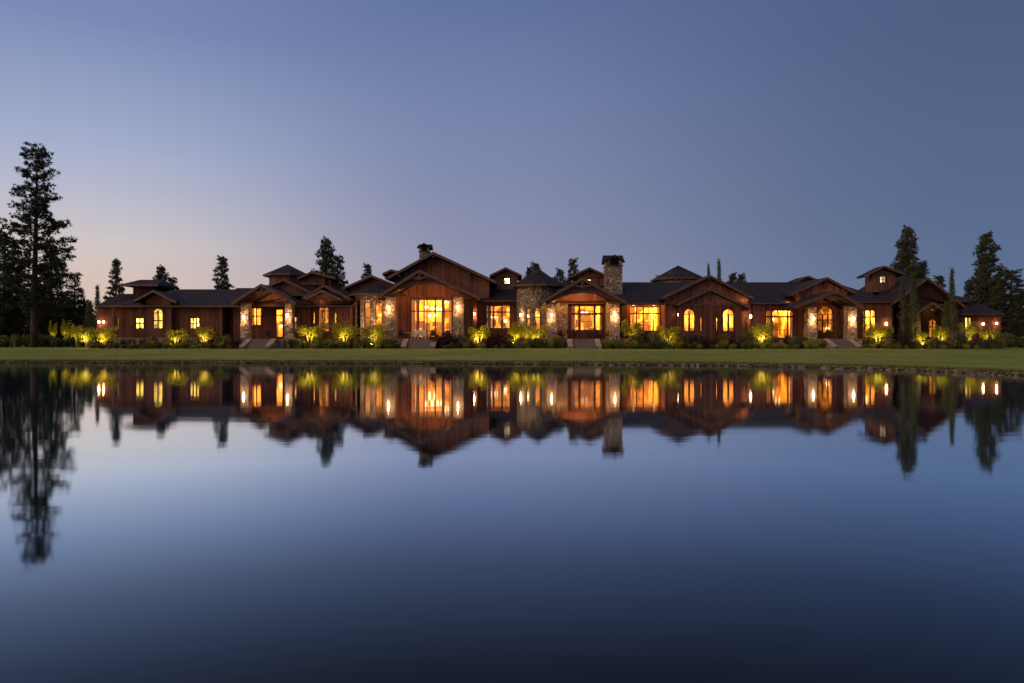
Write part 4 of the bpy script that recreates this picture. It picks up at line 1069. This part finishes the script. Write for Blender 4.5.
def pine(name, h, rmax, base=.2, nb=70, tuft=.45, per=9, seed=1, mat='needle', spire=.0, nt=12, droop=.1, trunk_r=None, lean=0.0, gaps=.25, power=.65, clump=.6):
    rg = random.Random(seed); tr = trunk_r or h * .018
    root = empty(name, (0, 0, 0))
    mb = MB(); pts, rad = [], []
    for i in range(9):
        f = i / 8; pts.append((math.sin(f * 3 + seed) * h * .006 + lean * f * h, math.cos(f * 2.5 + seed) * h * .006, h * f * .99)); rad.append(tr * (1 - f) ** .8 + .02 * (1 - f) + .012)
    mb.tube(pts, rad, 9)
    P, D = [], []
    sect = [rg.uniform(.55, 1.12) for _ in range(9 * 24)]      # uneven reach by height and side
    for b in range(nb):
        f = base + (1 - base) * ((b + rg.random()) / nb) ** .95
        if f > .99: continue
        t = (f - base) / (1 - base)
        az = b * 2.399 + rg.uniform(-.6, .6)
        prof = (1 - t) ** power * (.45 + .55 * min(1, t / .18))
        prof *= sect[(int(t * 23.9) * 9 + int((az % 6.283) / .7)) % len(sect)]
        if rg.random() < gaps: prof *= rg.uniform(.35, .7)
        Lb = max(.03 * h, rmax * prof * rg.uniform(.8, 1.1))
        el = rg.uniform(-.15, .15) + .45 * t - droop * (1 - t)
        k = f * 8; i0 = min(7, int(k)); fr = k - i0
        o = Vector(pts[i0]).lerp(Vector(pts[i0 + 1]), fr)
        dx, dy = math.cos(az), math.sin(az); bend = rg.uniform(-.15, .3)
        bp = []
        for s in range(5):
            q = s / 4; bp.append(o + Vector((dx * Lb * q, dy * Lb * q, Lb * (math.sin(el) * q + bend * q * q))))
        mb.tube(bp, [max(.012, tr * .26 * (1 - f * .6) * (1 - q / 4.3)) for q in range(5)], 5)
        nc = max(1, int(round(Lb / (clump * 1.25))))
        for c in range(nc):                                     # foliage sits in rounded pads along the branch
            q = 1.0 - c / max(nc, 1) * .75 if c else 1.0
            i1 = min(3, int(q * 3.999)); p = bp[i1].lerp(bp[i1 + 1], q * 4 - i1)
            side = Vector((-dy, dx, 0)) * rg.gauss(0, .22) * Lb * q
            ctr = p + side + Vector((0, 0, clump * .25)); cr = clump * rg.uniform(.6, 1.15)
            for j in range(per):
                d = Vector((rg.gauss(0, 1), rg.gauss(0, 1), rg.gauss(0, .62))).normalized() * cr * (.35 + .65 * rg.random())
                P.append(ctr + d); D.append(((d.x / cr) * .9, (d.y / cr) * .9, d.z / cr + .35))
    for c in range(14): P.append(Vector(pts[-1]) + Vector((rg.gauss(0, .22), rg.gauss(0, .22), -rg.random() * .06 * h))); D.append((0, 0, 1))
    t = mb.build('trunk', M['bark'], smooth=True); t.parent = root
    V = needle_tufts(np.array([tuple(p) for p in P]), np.array(D), tuft, nt)
    c = np_mesh('crown', V, 3, M[mat], root, True)
    return root

def put(o, x, y, z=G, rot=0, s=1, sz=None):
    o.location = (x, y, z); o.rotation_euler.z = rot; o.scale = (s, s, sz or s); return o

# big pine at the left and the grove behind it
GP = 'pines in the grove at the left edge'
p = pine('pine_tree', 27.4, 5.1, .18, nb=108, tuft=.34, per=12, seed=11, nt=12, gaps=.26, droop=.12, trunk_r=.42, power=.56, clump=.70)
put(p, X(35.5, 100), 100, G - .3, .6, 1.12, 1.025); tag(p, 'tallest pine with long bare trunk, alone on the lawn at the left', 'pine tree')

def at(px, ytop, Y): return X(px, Y), Z(ytop, Y) - G
protoB = pine('pine_tree', 18, 3.9, .08, nb=98, tuft=.34, per=10, seed=5, nt=11, gaps=.2, clump=.62)
protoC = pine('pine_tree', 18, 2.9, .06, nb=78, tuft=.32, per=10, seed=23, nt=11, gaps=.2, clump=.52)
protoD = pine('pine_tree', 18, 4.6, .08, nb=85, tuft=.38, per=10, seed=31, nt=11, gaps=.3, clump=.70, power=.5)
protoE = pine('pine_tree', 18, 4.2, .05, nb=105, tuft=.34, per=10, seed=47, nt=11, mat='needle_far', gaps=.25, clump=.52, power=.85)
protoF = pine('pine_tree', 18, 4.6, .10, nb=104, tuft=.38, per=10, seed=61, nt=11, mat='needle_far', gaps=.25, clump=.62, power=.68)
used = set()
def grow(proto, px, ytop, Y, label, group, rot=None, wide=1.0):
    x, h = at(px, ytop, Y)
    if id(proto) in used: o = copy_tree(proto)
    else: o = proto; used.add(id(proto))
    s = h / 18; put(o, x, Y, G - .15, random.uniform(0, 6.28) if rot is None else rot, s * wide, s)
    tag(o, label, 'pine tree', group); return o
for a in [
    (protoB, 4, 232, 112, 'tall dark pine cut off by the left edge of the picture', 1.35), (protoD, 20, 268, 128, 'broad dark pine just left behind the tallest pine trunk', 1.1),
    (protoB, 52, 248, 113, 'dark pine tucked against the right side of the tallest pine', 1.35), (protoC, 74, 272, 118, 'slender dark pine at the right end of the left grove', 1.3),
    (protoD, 62, 292, 122, 'bushy low pine filling the grove right of the tallest trunk', 1.2), (protoD, 36, 285, 135, 'dark pine directly behind the tallest pine trunk', 1.3), (protoC, -14, 225, 125, 'dark pine mostly outside the left edge', 1.3),
    (protoD, 12, 300, 118, 'low bushy pine at the left edge below the tall ones', 1.4), (protoB, 88, 300, 122, 'small dark pine between the left grove and the house end', 1.2),
    (protoD, -4, 300, 124, 'low dark pine at the very left edge', 1.5), (protoD, 46, 304, 112, 'low dark pine right of the tallest trunk', 1.5), (protoC, 81, 287, 125, 'thin pine with sparse top at the right of the left grove', 1.0)]:
    grow(a[0], a[1], a[2], a[3], a[4], GP, wide=a[5])
GB = 'pines rising behind the roofs'
for a in [
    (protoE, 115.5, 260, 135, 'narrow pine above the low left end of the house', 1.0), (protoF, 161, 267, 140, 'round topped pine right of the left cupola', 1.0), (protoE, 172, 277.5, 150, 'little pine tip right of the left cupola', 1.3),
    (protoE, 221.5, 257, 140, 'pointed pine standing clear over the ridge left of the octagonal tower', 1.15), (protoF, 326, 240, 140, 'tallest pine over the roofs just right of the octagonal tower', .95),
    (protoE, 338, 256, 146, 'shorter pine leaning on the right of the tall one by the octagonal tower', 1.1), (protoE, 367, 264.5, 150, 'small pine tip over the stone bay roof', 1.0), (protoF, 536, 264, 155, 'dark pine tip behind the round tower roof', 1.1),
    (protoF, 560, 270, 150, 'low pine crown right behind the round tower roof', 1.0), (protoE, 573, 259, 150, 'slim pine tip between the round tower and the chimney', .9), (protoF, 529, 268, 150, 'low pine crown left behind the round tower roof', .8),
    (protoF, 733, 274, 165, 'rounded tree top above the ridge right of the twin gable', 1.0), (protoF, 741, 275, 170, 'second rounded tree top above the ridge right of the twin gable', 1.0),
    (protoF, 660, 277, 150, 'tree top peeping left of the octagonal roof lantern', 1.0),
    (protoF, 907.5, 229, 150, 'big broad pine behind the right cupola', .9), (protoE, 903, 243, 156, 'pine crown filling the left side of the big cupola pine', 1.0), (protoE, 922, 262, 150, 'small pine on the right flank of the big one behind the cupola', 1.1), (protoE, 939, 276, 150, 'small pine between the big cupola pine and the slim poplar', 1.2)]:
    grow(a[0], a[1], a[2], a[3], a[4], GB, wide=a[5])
GR = 'pines at the right end of the house'
for a in [(protoF, 986.5, 234.5, 128, 'tallest broad pine at the right end of the house', 1.0), (protoD, 982, 262, 134, 'dense lower pine overlapping the tallest right hand pine', .8), (protoE, 1011, 270, 122, 'full pine right of the tallest one at the right end', 1.9), (protoE, 1022, 290, 118, 'low pine in the right edge of the picture', 1.5),
          (protoF, 998, 275, 140, 'shaded pine between the two large right hand pines', 1.1), (protoF, 1040, 262, 130, 'pine just outside the right edge', 1.3), (protoE, 970, 280, 135, 'low pine over the back roof left of the tallest right hand pine', 1.3), (protoF, 1013, 318, 104, 'low dark pine behind the right end wall', 1.2)]:
    grow(a[0], a[1], a[2], a[3], a[4], GR, wide=a[5])

# ---- poplars: tall narrow columns of leaves
def poplar(h, r, seed, mat='poplar', n=1900):
    rg = random.Random(seed); root = empty('poplar_tree', (0, 0, 0))
    mb = MB(); mb.tube([(0, 0, 0), (.03, .02, h * .3), (-.04, 0, h * .65), (.02, 0, h * .98)], [.10, .08, .05, .015], 8)
    C = []
    for b in range(70):
        f = .10 + .86 * b / 70; az = b * 2.399; L = r * (.45 + .55 * math.sin(math.pi * min(1, f * 1.15) ** .7)) * (1.15 - f * .7) * rg.uniform(.6, 1.15)
        e = Vector((math.cos(az) * L, math.sin(az) * L, h * f + L * 1.3)); o = Vector((0, 0, h * f))
        mb.tube([o, o.lerp(e, .5), e], [.02, .014, .006], 4)
        for k in range(int(n / 70)):
            q = rg.uniform(.25, 1.1); p = o.lerp(e, q); C.append((p.x + rg.gauss(0, .13), p.y + rg.gauss(0, .13), p.z + rg.gauss(0, .2)))
    t = mb.build('trunk', M['pale_bark']); t.parent = root
    np_mesh('crown', leaves(C, .13), 4, M[mat], root, True); return root
pp = poplar(8.6, .85, 3)
first = True
def grow_poplar(px, ytop, Y, label, wide=1.0, group='slim poplars by the house'):
    global first
    x, h = at(px, ytop, Y)
    o = pp if first else copy_tree(pp); first = False
    if Y < 90: point((x - .3, Y - 1.2, G + .4), 260, .08, (1, .78, .22), 'uplight_and_fill', spot=40, aim=(x, Y, G + h * .45), blend=.9)
    s = h / 8.8; put(o, x, Y, G - .05, random.uniform(0, 6), wide, s); tag(o, label, 'poplar tree', group); return o
for a in [(903, 274, 80.5, 'slim poplar in front of the right cupola roof, left of a pair', .55), (913.5, 271, 79.5, 'slim poplar with lit foot, right of the pair near the cupola', .68), (952, 265.5, 80.5, 'tall slim poplar with a bent tip at the right end of the house', .62), (946, 300, 81, 'shorter poplar left of the bent tipped one', .7),
          (708.5, 261.5, 125, 'thin dark spire tree rising behind the twin gable peak', .75), (719, 257, 128, 'taller thin dark spire tree behind the twin gable', .95), (97.5, 283, 98, 'faint bare poplar above the low left wing', .7), (90, 300, 96, 'leafy poplar at the left end of the house', 1.1)]:
    grow_poplar(*a)

# ---- small uplit ornamental trees
def small_tree(seed, stems=3, h=2.3, r=1.0, n=1500, mat='leaf'):
    rg = random.Random(seed); root = empty('ornamental_tree', (0, 0, 0)); mb = MB(); C = []
    clumps = []
    for s in range(stems):
        az = 2 * math.pi * s / stems + rg.uniform(-.4, .4); p0 = Vector((math.cos(az) * .07, math.sin(az) * .07, 0)); p1 = p0 + Vector((math.cos(az) * .12, math.sin(az) * .12, h * .4)); p2 = p1 + Vector((math.cos(az) * .26 * r, math.sin(az) * .26 * r, h * .42))
        mb.tube([p0, p1, p2], [.055, .04, .02], 7)
        for b in range(8):
            a2 = az + rg.uniform(-1.6, 1.6); st = p1.lerp(p2, rg.uniform(.1, 1)); e = st + Vector((math.cos(a2), math.sin(a2), rg.uniform(-.35, .9))) * rg.uniform(.25, .58) * r
            mb.tube([st, e], [.014, .006], 4); clumps.append(e)
    for e in clumps:
        for k in range(int(n / len(clumps))):
            d = Vector((rg.gauss(0, 1), rg.gauss(0, 1), rg.gauss(0, .75))).normalized() * (rg.random() ** .4) * .36 * r
            C.append(tuple(e + d))
    t = mb.build('trunk', M['pale_bark']); t.parent = root
    np_mesh('crown', leaves(C, .085), 4, M[mat], root, True); return root
ST = [small_tree(1), small_tree(2, 4), small_tree(3, 2), small_tree(8, 3, 2.4, 1.15, 1700)]
stu = set()
def uplit(px, ytop, Y, k, label, power=9, wide=1.0, lit=True, col=(1, .74, .12)):
    x = X(px, Y); h = Z(ytop, Y) - G; p = ST[k]
    o = p if k not in stu else copy_tree(p); stu.add(k)
    s = h / 2.35; put(o, x, Y, G - .03, random.uniform(0, 6), s * wide, s); tag(o, label, 'small tree', 'small garden trees lit from below')
    if lit:
        point((x - .2, Y - .75, G + .42), power * 60, .08, col, 'uplight_and_fill', spot=80, aim=(x, Y, G + h * .72), blend=.7)
        point((x + .05, Y - .1, G + h * .52), power * 11, .3, col, 'uplight_and_fill')  # extra fill inside the crown, added to brighten the leaves
for a in [(76.5, 323, 84, 0, 'pale lit small tree left of the two glowing ones at the left house end', 3, .55), (86.5, 327.5, 80, 1, 'yellow lit small tree left of the end lanterns of the house', 9, .95), (104.5, 327, 79.8, 3, 'yellow lit spreading small tree below the end lanterns', 9, 1.1),
          (176, 328, 79.6, 0, 'lit small tree between the arched and the square window of the left wing', 8, 1.25), (205.5, 326.5, 79.6, 1, 'lit small tree right of the square window of the left wing', 9, .95),
          (309.5, 325, 80, 2, 'brightly lit small tree left below the arched gable window', 10, 1.25), (344.5, 323, 80, 3, 'lit small tree between arched gable window and stone bay', 10, 1.2), (374, 324, 79.2, 1, 'lit small tree in front of the stone bay windows', 10, 1.2),
          (479, 325.5, 79.2, 0, 'lit small tree right of the main porch', 10, 1.2), (515, 324, 80.2, 2, 'lit small tree at the left foot of the round tower', 9, .9), (526, 325, 80.6, 3, 'lit small tree in the middle before the round tower', 9, 1.0), (536, 325.5, 80, 1, 'lit small tree below the arched tower window, right one', 9, 1.0),
          (632, 321, 80.6, 2, 'lit slender small tree just right of the chimney porch pillar', 6, .9), (667.5, 325, 79, 0, 'golden leaning small tree left of the twin gable windows', 10, 1.25), (761, 323.5, 79.2, 1, 'golden small tree left of the window group by the right porch', 10, 1.25),
          (877.5, 324, 79.4, 3, 'lit small tree right of the right porch', 9, 1.15), (921, 331, 79.2, 2, 'amber lit small tree left of the arched door', 9, .9), (941, 326, 80.6, 0, 'amber lit small tree right of the arched door', 6, .8), (968, 322, 81.5, 1, 'lit small tree before the window of the far right wing', 5, .8), (989, 329, 80.5, 3, 'lit small tree below the two right end lanterns', 8, .9),
          (53, 322, 108, 2, 'orange lit small tree in the left grove, left of two', 3, .32), (66, 320, 108, 0, 'orange lit small tree in the left grove, right of two', 3, .38)]:
    uplit(a[0], a[1], a[2], a[3], a[4], a[5], a[6])

# ---- shrubs
def shrub(seed, kind):
    rg = random.Random(seed)
    if kind == 'plume':
        V = []
        for k in range(260):
            az = rg.uniform(0, 6.28); tilt = abs(rg.gauss(0, .32)); L = rg.uniform(.6, 1.15); b = Vector((math.cos(az), math.sin(az), 0)) * rg.uniform(0, .12)
            d = Vector((math.cos(az) * math.sin(tilt), math.sin(az) * math.sin(tilt), math.cos(tilt))); m_ = b + d * L * .6; e = b + d * L + Vector((math.cos(az), math.sin(az), -.5)) * .16 * tilt
            sd = Vector((-math.sin(az), math.cos(az), 0)) * .014
            V += [b - sd, b + sd, m_ + sd, m_ - sd, m_ - sd, m_ + sd, e + sd * 1.6, e - sd * 1.6]
        root = empty('grass_clump', (0, 0, 0)); root['kind'] = 'thing'; np_mesh('blades', np.array([tuple(v) for v in V]), 4, M['plume'], root, True); return root
    C = []; r = .5
    lumps = [Vector((rg.gauss(0, .16), rg.gauss(0, .16), .42 + rg.gauss(0, .12))) for _ in range(9)]
    for c in lumps:
        rr = rg.uniform(.20, .34)
        for k in range(85):
            d = Vector((rg.gauss(0, 1), rg.gauss(0, 1), rg.gauss(0, 1))).normalized() * rr * (rg.random() ** .25); q = c + d
            if q.z > .02: C.append(tuple(q))
    root = empty('shrub', (0, 0, 0)); mb = MB()
    for c in lumps[:6]: mb.tube([(0, 0, 0), tuple(c)], [.018, .008], 4)
    s = mb.build('stem', M['bark']); s.parent = root
    np_mesh('foliage', leaves(C, .075 if kind != 'red_shrub' else .06), 4, M[kind], root, True); return root
KINDS = {'green': ([shrub(1, 'shrub'), shrub(2, 'shrub'), shrub(9, 'shrub')], 'rounded dark green shrub'), 'gold': ([shrub(3, 'yellow_shrub'), shrub(4, 'yellow_shrub')], 'rounded yellow green shrub'),
         'red': ([shrub(5, 'red_shrub'), shrub(6, 'red_shrub')], 'purple leaved bushy shrub'), 'plume': ([shrub(7, 'plume')], 'clump of pale ornamental grass')}
ANCH = [(104, 'the left end lanterns of the house'), (157.5, 'the arched window of the left wing'), (262, 'the steps of the left porch'), (324, 'the arched window under the twin small gables'), (373, 'the curved stone bay'), (420, 'the main steps'), (498, 'the window beside the main gable'), (536, 'the round stone tower'),
        (583, 'the steps of the dining porch'), (645, 'the glowing window right of the chimney'), (709, 'the middle of the double gable'), (780, 'the window group left of the right porch'), (838, 'the steps of the right porch'), (885, 'the lantern right of the right porch'), (932, 'the arched door under the dark gable'), (982, 'the far right wing')]
plan = []
gaps_ = [(246, 278), (403, 438), (566, 600), (823, 853)]
px = 92.0
while px < 1004:
    w = random.uniform(5.2, 9.0)
    if not any(a - 2 < px < b + 2 for a, b in gaps_):
        k = random.choices(['green', 'gold', 'red', 'plume'], [4.4, 2.2, 1.4, 1.1])[0]
        if 380 < px < 403 or 438 < px < 520: k = random.choices(['red', 'green', 'gold'], [4, 3, .4])[0]
        if 612 < px < 660: k = 'green' if random.random() < .7 else 'gold'
        if px > 930: k = random.choices(['plume', 'green'], [2, 2])[0]
        plan.append((px, random.uniform(78.4, 79.2), k, w / 7.6 * random.choice([random.uniform(.5, .8), random.uniform(.85, 1.25)])))
    px += w * .85
px = 110.0
while px < 1000:                       # low edging plants against the lawn
    if not any(a - 2 < px < b + 2 for a, b in gaps_): plan.append((px, 78.2, random.choice(['gold', 'green', 'gold', 'green', 'red']), random.uniform(.5, .75)))
    px += random.uniform(10, 24)
# second, taller rank close to the walls
px = 96.0
while px < 1000:
    w = random.uniform(8, 16)
    if not any(a - 5 < px < b + 5 for a, b in gaps_):
        k = random.choices(['green', 'red', 'plume', 'gold'], [4, 3.4, .6, .4])[0]
        plan.append((px, random.uniform(80.0, 81.2) if not (380 < px < 476 or 538 < px < 662 or 236 < px < 297 or 802 < px < 862) else 79.25, k, random.uniform(1.0, 1.5)))
    px += w
for a, b, s, Y in [(-60, 92, 1.5, 104), (1003, 1060, 1.4, 96)]:
    px = a
    while px < b: plan.append((px, Y + random.uniform(-2, 2), 'green', s * random.uniform(.9, 1.5))); px += random.uniform(6, 10)
for e in [(212, 80.5, 'red', 1.6), (220, 80.2, 'green', 1.4), (228, 80, 'green', 1.3), (436, 79.1, 'red', 1.6), (446, 79.1, 'red', 1.7), (455, 79.0, 'red', 1.5), (493, 80, 'red', 2.0), (503, 80.3, 'red', 1.8), (510, 80, 'green', 1.5),
          (638, 79.2, 'green', 1.6), (643, 79.3, 'red', 1.7), (655, 79.3, 'green', 1.7), (649, 79.2, 'gold', 1.3), (660, 79.3, 'green', 1.4), (724, 80.6, 'green', 1.5), (796, 80.6, 'green', 1.5), (802, 80, 'green', 1.7), (902, 79.4, 'red', 1.7), (955, 79.6, 'plume', 1.5), (961, 79.8, 'plume', 1.6), (1001, 80.5, 'plume', 1.4), (745, 80, 'plume', 1.7), (688, 79.8, 'plume', 1.5), (700, 80, 'plume', 1.5)]:
    plan.append(e)
seen_k = {}; cnt = {}
plan.sort(key=lambda q: q[0])
# ordinal of each shrub of its kind on its side of the nearest landmark
items = []
for (px, Y, k, s) in plan:
    sx_ = 512 + (px - 512); a = min(ANCH, key=lambda q: abs(q[0] - px)); items.append([px, Y, k, s, a, 'left' if px < a[0] else 'right'])
rank = {}
for i, it in enumerate(sorted(items, key=lambda q: abs(q[0] - q[4][0]))):
    key = (it[2], it[4][1], it[5]); rank[key] = rank.get(key, 0) + 1; it.append(rank[key])
ORD = ['', 'nearest', 'second', 'third', 'fourth', 'fifth', 'sixth', 'seventh', 'eighth', 'ninth', 'tenth', 'eleventh', 'twelfth', 'thirteenth', 'fourteenth', 'fifteenth', 'sixteenth', 'seventeenth', 'eighteenth', 'nineteenth', 'twentieth']
for (px, Y, k, s, a, side, r) in items:
    protos, desc = KINDS[k]; i = random.randrange(len(protos)); p = protos[i]
    o = p if (k, i) not in seen_k else copy_tree(p); seen_k[(k, i)] = 1
    put(o, X(px, Y), Y, G - .03, random.uniform(0, 6), s * random.uniform(1.0, 1.25), s * random.uniform(.95, 1.25))
    tag(o, f'{desc}, {ORD[min(r, 20)]} {side} of {a[1]}', 'grass clump' if k == 'plume' else 'shrub', 'shrubs along the front of the house')
for k, (protos, d) in KINDS.items():      # a kind's prototype that was never placed is removed
    for i, p in enumerate(protos):
        if (k, i) not in seen_k:
            for c in list(p.children): bpy.data.objects.remove(c)
            bpy.data.objects.remove(p)

# ---- grass tufts and stones along the shore
def shore_grass():
    V = []
    for k in range(30000):
        i = random.randrange(_i0, len(SL) - 22); t = abs(random.gauss(0, 1)) * .8 + .10; x, y = on_shore(i, t); z = bank_z(t)
        x += random.uniform(-.3, .3)
        h = random.uniform(.06, .20) * (1.3 if t < .6 else .6); a = random.uniform(0, 6.28); w = .016
        dx, dy = math.cos(a) * w, math.sin(a) * w; lx, ly = random.gauss(0, .05), random.gauss(0, .05) - .02
        V += [(x - dx, y - dy, z), (x + dx, y + dy, z), (x + lx, y + ly, z + h)]
    t = m_leaf('bank_grass', [(.1, (.05, .055, .016)), (.5, (.12, .115, .035)), (1, (.22, .18, .07))], .6, .3)
    o = np_mesh('bank_grass', np.array(V), 3, t); tag(o, kind='stuff')
shore_grass()
def shore_stones():
    mb = MB()
    for k in range(1500):
        i = len(SL) - 22 - int(abs(random.gauss(0, 1)) * 38) if random.random() < .75 else random.randrange(_i0, len(SL) - 22)
        if i < _i0: continue
        t = random.gauss(.06, .2); x, y = on_shore(i, t); x += random.uniform(-.3, .3); z = max(0, bank_z(t)) * .8
        r = random.uniform(.02, .12) * (1.1 if x > 5 else .6) * (.7 if SY[i] < 40 else 1)
        n = 6; pts = []
        for lv, rr in ((-.5, .7), (.15, 1), (.6, .55)):
            for i in range(n):
                a = 2 * math.pi * i / n + k; q = rr * r * random.uniform(.75, 1.2); pts.append((x + q * math.cos(a) * 1.3, y + q * math.sin(a), z + lv * r))
        fs = [tuple(range(n - 1, -1, -1)), tuple(range(2 * n, 3 * n))]
        for l in (0, 1):
            for i in range(n): fs.append((l * n + i, l * n + (i + 1) % n, (l + 1) * n + (i + 1) % n, (l + 1) * n + i))
        mb.poly(pts, fs)
    o = mb.build('shore_gravel', m_plain('shore_stone', (.20, .15, .12), .85, .5, 2)); tag(o, kind='stuff')
shore_stones()

# ---- far wood closing the horizon beyond the grounds
def far_wood():
    C = []; 
    for k in range(30000):
        x = random.uniform(-330, 330); y = 230 + random.uniform(0, 14); top = 9 + 3.5 * math.sin(x * .07) + 2.4 * math.sin(x * .31 + 2) + 1.4 * math.sin(x * .83)
        if abs(x) < 130: top = min(top, 8.5)
        C.append((x, y, G + top * random.random() ** .7))
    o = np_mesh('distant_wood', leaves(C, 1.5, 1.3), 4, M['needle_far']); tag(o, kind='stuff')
far_wood()
